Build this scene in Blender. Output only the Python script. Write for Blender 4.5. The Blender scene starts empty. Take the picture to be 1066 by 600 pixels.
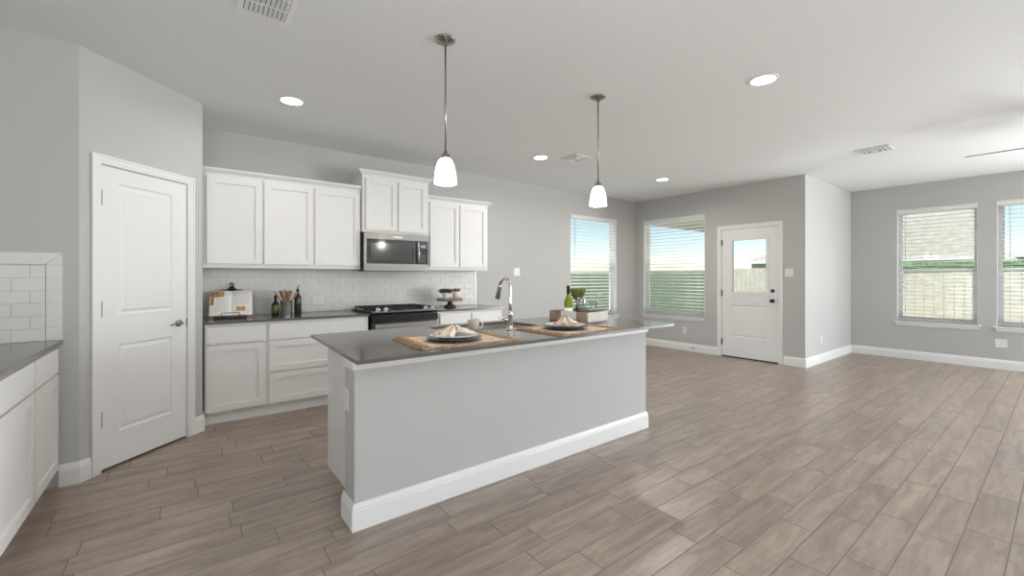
import bpy, bmesh, math, random
from mathutils import Vector, Matrix
R = math.radians
random.seed(7)
S = bpy.context.scene
C = S.collection

# ------------------------------------------------------------------ camera, world, sun, exposure
F_PX, V0, U0 = 444.4, 288.6, 533.3
cam_d = bpy.data.cameras.new('camera')
cam_d.sensor_fit = 'HORIZONTAL'; cam_d.sensor_width = 36.0
cam_d.lens = 36.0 * F_PX / 1066
cam_d.shift_y = (V0 - 300) / 1066
cam_d.clip_start = 0.05; cam_d.clip_end = 400
cam = bpy.data.objects.new('camera', cam_d); C.objects.link(cam)
CAM_H = 1.2868
cam.location = (0, 0, CAM_H); cam.rotation_euler = (R(90), 0, -0.6541)
S.camera = cam

S.view_settings.view_transform = 'Standard'
S.view_settings.look = 'None'
S.view_settings.gamma = 1.0
S.view_settings.use_curve_mapping = False
S.view_settings.exposure = 0.0

w = bpy.data.worlds.new('sky_world'); S.world = w; w.use_nodes = True
nt = w.node_tree; nt.nodes.clear()
wo = nt.nodes.new('ShaderNodeOutputWorld'); bg = nt.nodes.new('ShaderNodeBackground')
sky = nt.nodes.new('ShaderNodeTexSky'); sky.sky_type = 'NISHITA'
sky.sun_disc = False; sky.sun_elevation = R(50); sky.sun_rotation = R(265); sky.altitude = 100
sky.air_density = 1.0; sky.dust_density = 0.05; sky.ozone_density = 1.8
SKY_STRENGTH = 0.15
bg.inputs['Strength'].default_value = SKY_STRENGTH
nt.links.new(sky.outputs[0], bg.inputs['Color']); nt.links.new(bg.outputs[0], wo.inputs['Surface'])

def sun(name, direction, strength, angle, color):
    d = bpy.data.lights.new(name, 'SUN'); d.energy = strength; d.angle = R(angle); d.color = color
    o = bpy.data.objects.new(name, d); C.objects.link(o)
    o.location = (-20, -3, 25); o.rotation_euler = Vector(direction).to_track_quat('-Z', 'Y').to_euler()
sun('sun', (0.56, 0.09, -0.82), 5.6, 0.6, (1.0, 0.96, 0.90))

def area(name, loc, direction, sx, sy, watts, color=(1, 1, 1)):
    d = bpy.data.lights.new(name, 'AREA'); d.shape = 'RECTANGLE'; d.size = sx; d.size_y = sy
    d.energy = watts; d.color = color
    o = bpy.data.objects.new(name, d); C.objects.link(o); o.location = loc
    o.rotation_euler = Vector(direction).to_track_quat('-Z', 'Y').to_euler()
# added fill lamps inside the room by unseen openings, standing in for daylight
area('fill_lamp_south', (6.3, -3.75, .95), (0, .06, 1), 3.4, .9, 95, (0.93, 0.965, 1.0))
area('fill_lamp_front', (2.2, -3.80, 1.15), (0, .06, 1), 2.1, .7, 40, (0.93, 0.965, 1.0))
area('fill_lamp_east', (8.95, -2.55, 1.25), (-1, .36, .18), 2.5, 2.2, 350, (0.93, 0.965, 1.0))
area('fill_lamp_west', (-.90, -1.6, .95), (.12, .10, 1), 2.0, .5, 120, (0.93, 0.965, 1.0))

# area lamps added outside below the sills, standing in for ground bounce
area('bounce_fill_kitchen', (5.77, 6.05, .20), (0, -.75, 1), 1.3, 1.0, 95, (1.0, 0.99, 0.96))
area('bounce_fill_dining', (7.90, 4.34, .20), (-.75, 0, 1), 1.0, 1.3, 60, (1.0, 0.99, 0.96))
area('bounce_fill_living', (9.98, .75, .20), (-.75, 0, 1), 1.0, 2.0, 50, (1.0, 0.99, 0.96))

# ------------------------------------------------------------------ room numbers
H = 2.74
YB, XD, YJ, XL = 5.118, 6.961, 2.267, 9.035
XW, YS = -1.245, -4.2
PX, PY = -0.525, 3.771
PL = 0.91
QX, QY = PX + PL * math.sqrt(.5), PY + PL * math.sqrt(.5)
CT = 0.90                              # worktop height

# ------------------------------------------------------------------ materials
def new_mat(name):
    m = bpy.data.materials.new(name); m.use_nodes = True
    return m, m.node_tree, m.node_tree.nodes['Principled BSDF']
def mat(name, col, rough=0.5, metal=0.0, bump=0.0, bscale=60.0, spec=None, trans=0.0, coat=0.0, ior=None, var=0.0, vscale=3.0, emit=None, estr=0.0):
    m, t, b = new_mat(name)
    b.inputs['Base Color'].default_value = (*col, 1); b.inputs['Roughness'].default_value = rough
    b.inputs['Metallic'].default_value = metal
    if spec is not None: b.inputs['Specular IOR Level'].default_value = spec
    if trans: b.inputs['Transmission Weight'].default_value = trans
    if ior: b.inputs['IOR'].default_value = ior
    if coat: b.inputs['Coat Weight'].default_value = coat
    if emit: b.inputs['Emission Color'].default_value = (*emit, 1); b.inputs['Emission Strength'].default_value = estr
    if bump or var:
        tc = t.nodes.new('ShaderNodeTexCoord')
    if bump:
        n = t.nodes.new('ShaderNodeTexNoise'); n.inputs['Scale'].default_value = bscale; n.inputs['Detail'].default_value = 3
        bp = t.nodes.new('ShaderNodeBump'); bp.inputs['Strength'].default_value = bump; bp.inputs['Distance'].default_value = 0.004
        t.links.new(tc.outputs['Object'], n.inputs['Vector']); t.links.new(n.outputs['Fac'], bp.inputs['Height'])
        t.links.new(bp.outputs['Normal'], b.inputs['Normal'])
    if var:
        n = t.nodes.new('ShaderNodeTexNoise'); n.inputs['Scale'].default_value = vscale; n.inputs['Detail'].default_value = 4
        t.links.new(tc.outputs['Object'], n.inputs['Vector'])
        r = t.nodes.new('ShaderNodeValToRGB')
        r.color_ramp.elements[0].position = .3; r.color_ramp.elements[1].position = .7
        r.color_ramp.elements[0].color = (*[c * (1 - var) for c in col], 1)
        r.color_ramp.elements[1].color = (*[min(1, c * (1 + var)) for c in col], 1)
        t.links.new(n.outputs['Fac'], r.inputs['Fac']); t.links.new(r.outputs['Color'], b.inputs['Base Color'])
    return m
def thin_glass(name, tint, refl=1.0):
    m = bpy.data.materials.new(name); m.use_nodes = True; t = m.node_tree; t.nodes.clear()
    o = t.nodes.new('ShaderNodeOutputMaterial'); mx = t.nodes.new('ShaderNodeMixShader')
    tr = t.nodes.new('ShaderNodeBsdfTransparent'); gl = t.nodes.new('ShaderNodeBsdfGlossy'); fr = t.nodes.new('ShaderNodeFresnel')
    tr.inputs['Color'].default_value = (*tint, 1); gl.inputs['Roughness'].default_value = 0.02; fr.inputs['IOR'].default_value = 1.45
    ml = t.nodes.new('ShaderNodeMath'); ml.operation = 'MULTIPLY'; ml.inputs[1].default_value = refl
    ge = t.nodes.new('ShaderNodeNewGeometry'); io = t.nodes.new('ShaderNodeMapRange')
    io.inputs['To Min'].default_value = 1.45; io.inputs['To Max'].default_value = 1 / 1.45
    t.links.new(ge.outputs['Backfacing'], io.inputs['Value']); t.links.new(io.outputs[0], fr.inputs['IOR'])
    t.links.new(fr.outputs[0], ml.inputs[0]); t.links.new(ml.outputs[0], mx.inputs[0])
    t.links.new(tr.outputs[0], mx.inputs[1]); t.links.new(gl.outputs[0], mx.inputs[2]); t.links.new(mx.outputs[0], o.inputs['Surface'])
    return m
def screen_mat(name, col, cover):
    m = bpy.data.materials.new(name); m.use_nodes = True; t = m.node_tree; t.nodes.clear()
    o = t.nodes.new('ShaderNodeOutputMaterial'); mx = t.nodes.new('ShaderNodeMixShader')
    tr = t.nodes.new('ShaderNodeBsdfTransparent'); df = t.nodes.new('ShaderNodeBsdfDiffuse')
    df.inputs['Color'].default_value = (*col, 1); mx.inputs[0].default_value = cover
    t.links.new(tr.outputs[0], mx.inputs[1]); t.links.new(df.outputs[0], mx.inputs[2]); t.links.new(mx.outputs[0], o.inputs['Surface'])
    return m
def emission(name, col, strength):
    m = bpy.data.materials.new(name); m.use_nodes = True; t = m.node_tree; t.nodes.clear()
    o = t.nodes.new('ShaderNodeOutputMaterial'); e = t.nodes.new('ShaderNodeEmission')
    e.inputs['Color'].default_value = (*col, 1); e.inputs['Strength'].default_value = strength
    t.links.new(e.outputs[0], o.inputs['Surface']); return m

def floor_mat():
    m, t, b = new_mat('wood_look_tile'); N = t.nodes.new; L = t.links.new
    tc = N('ShaderNodeTexCoord'); at = N('ShaderNodeAttribute'); at.attribute_name = 'tile'
    off = N('ShaderNodeVectorMath'); off.operation = 'MULTIPLY_ADD'
    off.inputs[1].default_value = (17, 29, 3)
    L(at.outputs['Color'], off.inputs[0]); L(tc.outputs['Object'], off.inputs[2])
    mp = N('ShaderNodeMapping'); mp.inputs['Scale'].default_value = (1.6, 11, 1); L(off.outputs[0], mp.inputs['Vector'])
    n1 = N('ShaderNodeTexNoise'); n1.inputs['Scale'].default_value = 1.6; n1.inputs['Detail'].default_value = 8; n1.inputs['Roughness'].default_value = .62; n1.inputs['Distortion'].default_value = .7
    L(mp.outputs[0], n1.inputs['Vector'])
    mp2 = N('ShaderNodeMapping'); mp2.inputs['Scale'].default_value = (4, 90, 1); L(off.outputs[0], mp2.inputs['Vector'])
    n2 = N('ShaderNodeTexNoise'); n2.inputs['Scale'].default_value = 1.5; n2.inputs['Detail'].default_value = 4; L(mp2.outputs[0], n2.inputs['Vector'])
    mp3 = N('ShaderNodeMapping'); mp3.inputs['Scale'].default_value = (34, 6, 1); L(off.outputs[0], mp3.inputs['Vector'])   # saw marks
    n3 = N('ShaderNodeTexNoise'); n3.inputs['Scale'].default_value = 1.0; n3.inputs['Detail'].default_value = 3; L(mp3.outputs[0], n3.inputs['Vector'])
    a1 = N('ShaderNodeMath'); a1.operation = 'MULTIPLY_ADD'; a1.inputs[1].default_value = .22; L(n2.outputs['Fac'], a1.inputs[0]); L(n1.outputs['Fac'], a1.inputs[2])
    a2 = N('ShaderNodeMath'); a2.operation = 'MULTIPLY_ADD'; a2.inputs[1].default_value = .12; L(n3.outputs['Fac'], a2.inputs[0]); L(a1.outputs[0], a2.inputs[2])
    r = N('ShaderNodeValToRGB'); e = r.color_ramp.elements
    e[0].position = .34; e[0].color = (.175, .129, .100, 1); e[1].position = .88; e[1].color = (.400, .315, .252, 1)
    k = r.color_ramp.elements.new(.58); k.color = (.238, .178, .140, 1); k = r.color_ramp.elements.new(.70); k.color = (.305, .236, .189, 1)
    L(a2.outputs[0], r.inputs['Fac'])
    sp = N('ShaderNodeSeparateColor'); L(at.outputs['Color'], sp.inputs[0])
    mr = N('ShaderNodeMapRange'); mr.inputs['To Min'].default_value = .89; mr.inputs['To Max'].default_value = 1.11; L(sp.outputs[2], mr.inputs['Value'])
    mu = N('ShaderNodeMix'); mu.data_type = 'RGBA'; mu.blend_type = 'MULTIPLY'; mu.inputs['Factor'].default_value = 1
    L(r.outputs['Color'], mu.inputs['A']); L(mr.outputs[0], mu.inputs['B']); L(mu.outputs['Result'], b.inputs['Base Color'])
    b.inputs['IOR'].default_value = 1.95
    rr = N('ShaderNodeMapRange'); rr.inputs['To Min'].default_value = .27; rr.inputs['To Max'].default_value = .38; L(n1.outputs['Fac'], rr.inputs['Value']); L(rr.outputs[0], b.inputs['Roughness'])
    bp = N('ShaderNodeBump'); bp.inputs['Strength'].default_value = .10; bp.inputs['Distance'].default_value = .0004
    L(a2.outputs[0], bp.inputs['Height']); L(bp.outputs['Normal'], b.inputs['Normal'])
    return m

M = {}
M['wall'] = mat('grey_wall_paint', (.525, .522, .510), .75, bump=.25, bscale=140)
M['ceil'] = mat('ceiling_paint', (.79, .80, .80), .85, bump=.45, bscale=55)
M['trim'] = mat('white_trim_paint', (.84, .84, .83), .38)
M['cab'] = mat('white_cabinet_paint', (.80, .795, .78), .42)
M['door'] = mat('white_door_paint', (.83, .83, .825), .42)
M['tile'] = mat('white_subway_tile', (.75, .75, .735), .32, var=.05, vscale=4)
M['grout'] = mat('grey_grout', (.52, .51, .49), .9)
M['fgrout'] = mat('floor_grout', (.26, .225, .195), .95, spec=.1)
M['floor'] = floor_mat()
M['quartz'] = mat('grey_quartz', (.128, .114, .103), .13, var=.10, vscale=160)
M['steel'] = mat('brushed_steel', (.235, .228, .216), .30, 1.0)
M['basin'] = mat('satin_sink_steel', (.66, .63, .59), .38, 1.0)
M['chrome'] = mat('chrome', (.75, .75, .75), .08, 1.0)
M['nickel'] = mat('satin_nickel', (.36, .345, .32), .22, 1.0)
M['dkmetal'] = mat('dark_nickel', (.045, .043, .04), .45, .2)
M['black'] = mat('black_enamel', (.012, .012, .013), .22)
M['blackm'] = mat('matt_black_iron', (.015, .014, .014), .6)
M['blackglass'] = mat('black_glass', (.02, .02, .022), .05, coat=.5)
M['vinyl'] = mat('white_vinyl', (.80, .80, .80), .4)
M['blind'] = mat('white_blind_slat', (.78, .78, .775), .45)
M['plastic'] = mat('white_plastic', (.82, .82, .80), .35)
M['dark'] = mat('dark_slot', (.03, .03, .03), .8)
M['glass'] = thin_glass('window_glass', (.96, .985, .975))
M['wineglass'] = thin_glass('clear_drinking_glass', (.80, .82, .83), 5.0)
M['screen'] = screen_mat('insect_screen', (.10, .12, .10), .22)
M['shade'] = mat('frosted_opal_glass', (.92, .90, .87), .35, emit=(1, .965, .92), estr=2.6)
M['can'] = emission('recessed_lamp_lens', (1, .97, .92), 14)

# ------------------------------------------------------------------ geometry helpers
class B:
    def __init__(s): s.bm = bmesh.new(); s.T = None
    def _merge(s, bm, m):
        for f in bm.faces: f.material_index = m
        me = bpy.data.meshes.new('t'); bm.to_mesh(me); bm.free()
        if s.T is not None: me.transform(s.T)
        s.bm.from_mesh(me); bpy.data.meshes.remove(me); return s
    def box(s, x0, x1, y0, y1, z0, z1, bev=0.0, m=0, seg=2):
        bm = bmesh.new(); bmesh.ops.create_cube(bm, size=1)
        for v in bm.verts:
            v.co = Vector(((x0 + x1) / 2 + v.co.x * abs(x1 - x0), (y0 + y1) / 2 + v.co.y * abs(y1 - y0), (z0 + z1) / 2 + v.co.z * abs(z1 - z0)))
        if bev: bmesh.ops.bevel(bm, geom=bm.edges[:], offset=bev, segments=seg, affect='EDGES', clamp_overlap=True)
        return s._merge(bm, m)
    def poly(s, pts, z0, z1, m=0, bev=0.0):                 # vertical prism of a plan outline
        bm = bmesh.new(); lo = [bm.verts.new((x, y, z0)) for x, y in pts]; hi = [bm.verts.new((x, y, z1)) for x, y in pts]
        n = len(pts); bm.faces.new(lo[::-1]); bm.faces.new(hi)
        for i in range(n): bm.faces.new((lo[i], lo[(i + 1) % n], hi[(i + 1) % n], hi[i]))
        bmesh.ops.recalc_face_normals(bm, faces=bm.faces[:])
        if bev: bmesh.ops.bevel(bm, geom=bm.edges[:], offset=bev, segments=2, affect='EDGES')
        return s._merge(bm, m)
    def prism(s, pts, axis, a0, a1, m=0, bev=0.0):           # outline in the plane across an axis
        bm = bmesh.new()
        def co(p, a):
            return {'x': (a, p[0], p[1]), 'y': (p[0], a, p[1]), 'z': (p[0], p[1], a)}[axis]
        lo = [bm.verts.new(co(p, a0)) for p in pts]; hi = [bm.verts.new(co(p, a1)) for p in pts]; n = len(pts)
        bm.faces.new(lo[::-1]); bm.faces.new(hi)
        for i in range(n): bm.faces.new((lo[i], lo[(i + 1) % n], hi[(i + 1) % n], hi[i]))
        bmesh.ops.recalc_face_normals(bm, faces=bm.faces[:])
        if bev: bmesh.ops.bevel(bm, geom=bm.edges[:], offset=bev, segments=2, affect='EDGES')
        return s._merge(bm, m)
    def lathe(s, prof, c=(0, 0, 0), seg=32, m=0, axis='z', close=False):
        bm = bmesh.new(); rings = []
        for r, z in prof:
            if r < 1e-6: rings.append([bm.verts.new((0, 0, z))])
            else: rings.append([bm.verts.new((r * math.cos(2 * math.pi * k / seg), r * math.sin(2 * math.pi * k / seg), z)) for k in range(seg)])
        prs = list(zip(rings, rings[1:]))
        if close: prs.append((rings[-1], rings[0]))
        for a, b in prs:
            for k in range(seg):
                k2 = (k + 1) % seg
                if len(a) == 1 and len(b) == 1: continue
                if len(a) == 1: bm.faces.new((a[0], b[k], b[k2]))
                elif len(b) == 1: bm.faces.new((a[k], a[k2], b[0]))
                else: bm.faces.new((a[k], a[k2], b[k2], b[k]))
        bmesh.ops.recalc_face_normals(bm, faces=bm.faces[:])
        for f in bm.faces: f.smooth = True
        if axis == 'y': bmesh.ops.rotate(bm, verts=bm.verts, matrix=Matrix.Rotation(R(90), 3, 'X'))    # z -> -y
        if axis == 'x': bmesh.ops.rotate(bm, verts=bm.verts, matrix=Matrix.Rotation(R(90), 3, 'Y'))    # z -> +x
        bmesh.ops.translate(bm, verts=bm.verts, vec=Vector(c))
        return s._merge(bm, m)
    def tube(s, pts, r, seg=12, m=0, cap=True):
        pts = [Vector(p) for p in pts]; n = len(pts); rs = r if isinstance(r, (list, tuple)) else [r] * n
        bm = bmesh.new(); rings = []; up = None
        for i, p in enumerate(pts):
            d = (pts[min(i + 1, n - 1)] - pts[max(i - 1, 0)]).normalized()
            if up is None:
                up = Vector((0, 0, 1)) if abs(d.z) < .9 else Vector((1, 0, 0))
            a = d.cross(up).normalized(); b = a.cross(d).normalized(); up = b
            rings.append([bm.verts.new(p + (a * math.cos(2 * math.pi * k / seg) + b * math.sin(2 * math.pi * k / seg)) * rs[i]) for k in range(seg)])
        for a, b in zip(rings, rings[1:]):
            for k in range(seg): bm.faces.new((a[k], a[(k + 1) % seg], b[(k + 1) % seg], b[k]))
        if cap: bm.faces.new(rings[0][::-1]); bm.faces.new(rings[-1])
        bmesh.ops.recalc_face_normals(bm, faces=bm.faces[:])
        for f in bm.faces: f.smooth = True
        return s._merge(bm, m)
    def sweep(s, path, prof, side=1, m=0, closed=False):
        """profile of (distance from wall, z) swept along a plan path with mitred corners; side=+1 is left of travel"""
        P = [Vector((p[0], p[1])) for p in path]; n = len(P); bm = bmesh.new(); rings = []
        def nrm(a, b):
            d = (b - a).normalized(); return Vector((-d.y, d.x)) * side
        for i in range(n):
            if closed: n1 = nrm(P[i - 1], P[i]); n2 = nrm(P[i], P[(i + 1) % n])
            else:
                n1 = nrm(P[i - 1], P[i]) if i > 0 else nrm(P[i], P[i + 1]); n2 = nrm(P[i], P[i + 1]) if i < n - 1 else n1
            mt = (n1 + n2); mt = mt / max(1e-6, mt.dot(n1))
            rings.append([bm.verts.new((P[i].x + mt.x * d, P[i].y + mt.y * d, z)) for d, z in prof])
        k = len(prof); prs = list(zip(rings, rings[1:])) + ([(rings[-1], rings[0])] if closed else [])
        for a, b in prs:
            for j in range(k): bm.faces.new((a[j], a[(j + 1) % k], b[(j + 1) % k], b[j]))
        if not closed: bm.faces.new(rings[0][::-1]); bm.faces.new(rings[-1])
        bmesh.ops.recalc_face_normals(bm, faces=bm.faces[:])
        return s._merge(bm, m)
    def build(s, name, mats, parent=None, offset=None, solid=None):
        if not isinstance(mats, (list, tuple)): mats = [mats]
        me = bpy.data.meshes.new(name)
        if offset is not None: bmesh.ops.translate(s.bm, verts=s.bm.verts, vec=-Vector(offset))
        s.bm.to_mesh(me); s.bm.free()
        for x in mats: me.materials.append(M[x] if isinstance(x, str) else x)
        o = bpy.data.objects.new(name, me); C.objects.link(o)
        if parent is not None: o.parent = parent
        elif offset is not None: o.location = offset
        if solid:
            md = o.modifiers.new('Solidify', 'SOLIDIFY'); md.thickness = solid
        return o
def tag(o, label=None, cat=None, group=None, kind=None):
    if label: o['label'] = label
    if cat: o['category'] = cat
    if group: o['group'] = group
    if kind: o['kind'] = kind
    return o
def thing(name, loc, rz=0, label=None, cat=None, group=None, kind=None):
    o = bpy.data.objects.new(name, None); o.empty_display_size = .1; C.objects.link(o)
    o.location = loc; o.rotation_euler = (0, 0, rz); return tag(o, label, cat, group, kind)
def copy_tree(o, parent=None):
    c = o.copy(); C.objects.link(c)
    if parent is not None: c.parent = parent
    for ch in [x for x in bpy.data.objects if x.parent == o]: copy_tree(ch, c)
    return c
def smooth(o):
    for p in o.data.polygons: p.use_smooth = True
    return o

# ------------------------------------------------------------------ structure: floor
def tile_floor():
    gap = .0032; tw, tl = .1535, .6095
    known = {0: 3.163, 1: 2.932, 2: 2.408, 3: 2.807, 4: 2.515, 5: 2.110, 6: 1.967, 7: 2.072, 8: 2.485}
    y0 = .170; rnd = random.Random(3)
    me = bpy.data.meshes.new('floor'); vs, fs, cols = [], [], []
    xa, xb, ya, yb = XW, XL, YS, YB + .0
    k0 = math.floor((ya - y0) / tw); k1 = math.ceil((yb - y0) / tw)
    for k in range(k0, k1):
        ph = known.get(k, rnd.random() * tl) % tl
        b0 = max(ya, y0 + k * tw + gap / 2); b1 = min(yb, y0 + (k + 1) * tw - gap / 2)
        if b1 - b0 < .004: continue
        i0 = math.floor((xa - ph) / tl); i1 = math.ceil((xb - ph) / tl)
        for i in range(i0, i1):
            a0 = max(xa, ph + i * tl + gap / 2); a1 = min(xb, ph + (i + 1) * tl - gap / 2)
            if a1 - a0 < .004: continue
            c = (rnd.random(), rnd.random(), rnd.random(), 1)
            e = .0012; n = len(vs)
            vs += [(a0 + e, b0 + e, 0), (a1 - e, b0 + e, 0), (a1 - e, b1 - e, 0), (a0 + e, b1 - e, 0),
                   (a0, b0, -.0022), (a1, b0, -.0022), (a1, b1, -.0022), (a0, b1, -.0022)]
            fs += [((n, n + 1, n + 2, n + 3), 0)] + [((n + 4 + j, n + 4 + (j + 1) % 4, n + (j + 1) % 4, n + j), 1) for j in range(4)]
            cols += [c] * 8
    n = len(vs); g = -.0016
    vs += [(xa, ya, g), (xb, ya, g), (xb, yb, g), (xa, yb, g), (xa, ya, -.15), (xb, ya, -.15), (xb, yb, -.15), (xa, yb, -.15)]; cols += [(0, 0, 0, 1)] * 8
    fs += [((n, n + 1, n + 2, n + 3), 1), ((n + 7, n + 6, n + 5, n + 4), 1)] + [((n + 4 + j, n + 4 + (j + 1) % 4, n + (j + 1) % 4, n + j), 1) for j in range(4)]
    me.from_pydata(vs, [], [f for f, _ in fs])
    me.materials.append(M['floor']); me.materials.append(M['fgrout'])
    for p, (_, mi) in zip(me.polygons, fs): p.material_index = mi
    ca = me.color_attributes.new('tile', 'FLOAT_COLOR', 'POINT')
    for i, c in enumerate(cols): ca.data[i].color = c
    o = bpy.data.objects.new('floor', me); C.objects.link(o); tag(o, kind='structure')
tile_floor()
tag(B().box(XW - .2, XL + .2, YS - .3, YB + .2, H, H + .18).build('ceiling', 'ceil'), kind='structure')

def wall(name, length, holes, thick, loc, rz, mats='wall', x0=0.0, z0=-.15):
    """local frame: x along the wall, inner face at y=0, outside is +y; holes are (x0,x1,z0,z1)"""
    b = B(); xs = x0
    for h in sorted(holes):
        b.box(xs, h[0], 0, thick, z0, H)
        if h[2] > 0: b.box(h[0], h[1], 0, thick, z0, h[2])
        else: b.box(h[0], h[1], 0, thick, z0, -.0022)
        b.box(h[0], h[1], 0, thick, h[3], H)
        xs = h[1]
    b.box(xs, length, 0, thick, z0, H)
    bmesh.ops.remove_doubles(b.bm, verts=b.bm.verts, dist=1e-5)
    o = b.build(name, mats); o.location = loc; o.rotation_euler = (0, 0, rz); return tag(o, kind='structure')
WT = .16
WZ0, WZ1 = .60, 2.355
# window openings
W1 = (5.165, 6.375)             # x range on the back wall
W2 = (3.735, 4.945)             # y range on the dining wall
W3 = (.797, 1.672)              # y range on the living wall
W4 = (-.26, .614)
D2 = (2.602, 3.464)             # patio door opening
# back wall: local x = world x - QX
wall('wall_back', XD - QX + WT, [(W1[0] - QX, W1[1] - QX, WZ0, WZ1)], WT, (QX, YB, 0), 0)
# dining wall, faces -x : local x runs towards -y
wall('wall_dining', YB - YJ, [(YB - W2[1], YB - W2[0], WZ0, WZ1), (YB - D2[1], YB - D2[0], -.01, 2.062)], WT, (XD, YB, 0), R(-90))
wall('wall_jog', XL - XD + WT, [], WT, (XD, YJ, 0), 0, x0=WT)
wall('wall_living', YJ - YS, [(YJ - W3[1], YJ - W3[0], WZ0, WZ1), (YJ - W4[1], YJ - W4[0], WZ0, WZ1), (YJ + 1.3, YJ + 3.8, .02, 2.36)], WT, (XL, YJ, 0), R(-90))
# south wall behind the camera, faces +y
wall('wall_south', XL - XW + WT, [(XL - 8.05, XL - 4.55, .02, 2.36), (XL - 3.3, XL - 1.1, .6, 2.355)], WT, (XL, YS, 0), R(180), x0=-WT)
wall('wall_west', PY - YS, [(1.4, 3.8, WZ0, WZ1)], WT, (XW, YS, 0), R(90), x0=-WT)
wall('wall_left', PX - XW + WT, [], .115, (XW - WT, PY, 0), 0)
# pantry wall, diagonal
PD = (.118, .768, 2.036)
wall('wall_pantry', PL, [(PD[0], PD[1], -.01, PD[2])], .115, (PX, PY, 0), R(45))
b = B(); b.box(QX - .115, QX, QY, YB, -.15, H); tag(b.build('wall_pantry_side', 'wall'), kind='structure')
# closet behind the pantry door
b = B(); b.box(XW - WT, QX, YB, YB + WT, -.15, H); b.box(XW - WT, XW, PY + .115, YB, -.15, H)
tag(b.build('wall_pantry_rear', 'wall'), kind='structure')

# baseboards
BB = [(0, 0), (.015, 0), (.015, .098), (.012, .103), (.012, .112), (.008, .122), (.005, .133), (0, .134)]
def baseboard(name, path, side):
    tag(B().sweep(path, BB, side).build(name, 'trim'), kind='structure')
s2 = math.sqrt(.5)
def dp(t, off=0): return (PX + t * s2 + off * s2, PY + t * s2 - off * s2)       # point on pantry wall, off = into the room
baseboard('baseboard_left', [(-.612, PY), (PX, PY), dp(.060)], -1)
baseboard('baseboard_pantry', [dp(.817), (QX, QY), (QX, 4.555)], -1)
baseboard('baseboard_back', [(3.31, YB), (XD, YB), (XD, 3.523)], -1)
baseboard('baseboard_jog', [(XD, 2.544), (XD, YJ), (XL, YJ), (XL, -1.3)], -1)
baseboard('baseboard_south', [(4.55, YS), (XW, YS), (XW, 1.19)], -1)

# ------------------------------------------------------------------ windows
def make_window(name, width, loc, rz, unit=False, screen=True):
    """local: x centred, inner wall face at y=0, outside +y, z from the opening's bottom"""
    h = WZ1 - WZ0; hw = width / 2
    t = thing(name, loc, rz, kind='structure')
    # vinyl frame fixed in the outer half of the wall
    fy0, fy1 = .095, .150; fw = .026
    b = B(); b.box(-hw, -hw + fw, fy0, fy1, 0, h, .003); b.box(hw - fw, hw, fy0, fy1, 0, h, .003)
    b.box(-hw + fw, hw - fw, fy0, fy1, h - fw, h, .003); b.box(-hw + fw, hw - fw, fy0, fy1, 0, fw, .003)
    b.build('window_frame', 'vinyl', t)
    # drywall returns painted white
    b = B(); b.box(-hw, -hw + .006, .001, fy0, .0, h); b.box(hw - .006, hw, .001, fy0, 0, h); b.box(-hw + .006, hw - .006, .001, fy0, h - .006, h)
    b.build('jamb_liner', 'trim', t)
    mid = h * .452
    def sash(nm, z0, z1, y0, y1, rail):
        s = B(); x0, x1 = -hw + fw, hw - fw; w_ = .034 if nm == 'lower_sash' else .020
        s.box(x0, x0 + w_, y0, y1, z0, z1, .003); s.box(x1 - w_, x1, y0, y1, z0, z1, .003)
        s.box(x0 + w_, x1 - w_, y0, y1, z1 - rail, z1, .003); s.box(x0 + w_, x1 - w_, y0, y1, z0, z0 + .040, .003)
        so = s.build(nm, 'vinyl', t)
        g = B().box(x0 + w_ - .003, x1 - w_ + .003, (y0 + y1) / 2 - .002, (y0 + y1) / 2 + .002, z0 + .036, z1 - rail + .004)
        g.build('pane', 'glass', so); return so
    sash('lower_sash', fw, mid + .02, .100, .122, .040)
    sash('upper_sash', mid - .02, h - fw, .124, .146, .034)
    b = B().box(-.03, .03, .086, .100, mid + .008, mid + .020, .002); b.build('sash_lock', 'vinyl', t)
    if screen:
        b = B().box(-hw + fw - .01, hw - fw + .01, .1475, .1485, fw - .01, mid + .01); b.build('insect_screen', 'screen', t)
    # sill and apron
    b = B().box(-hw - .035, hw + .035, -.045, .0, -.022, 0, .004); b.box(-hw, hw, 0, fy0, -.022, 0.0)
    b.build('window_sill', 'trim', t)
    b = B().prism([(-.0005, -.022), (-.018, -.022), (-.018, -.060), (-.010, -.078), (-.0005, -.078)], 'x', -hw - .012, hw + .012); b.build('window_apron', 'trim', t)
    return t
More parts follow.
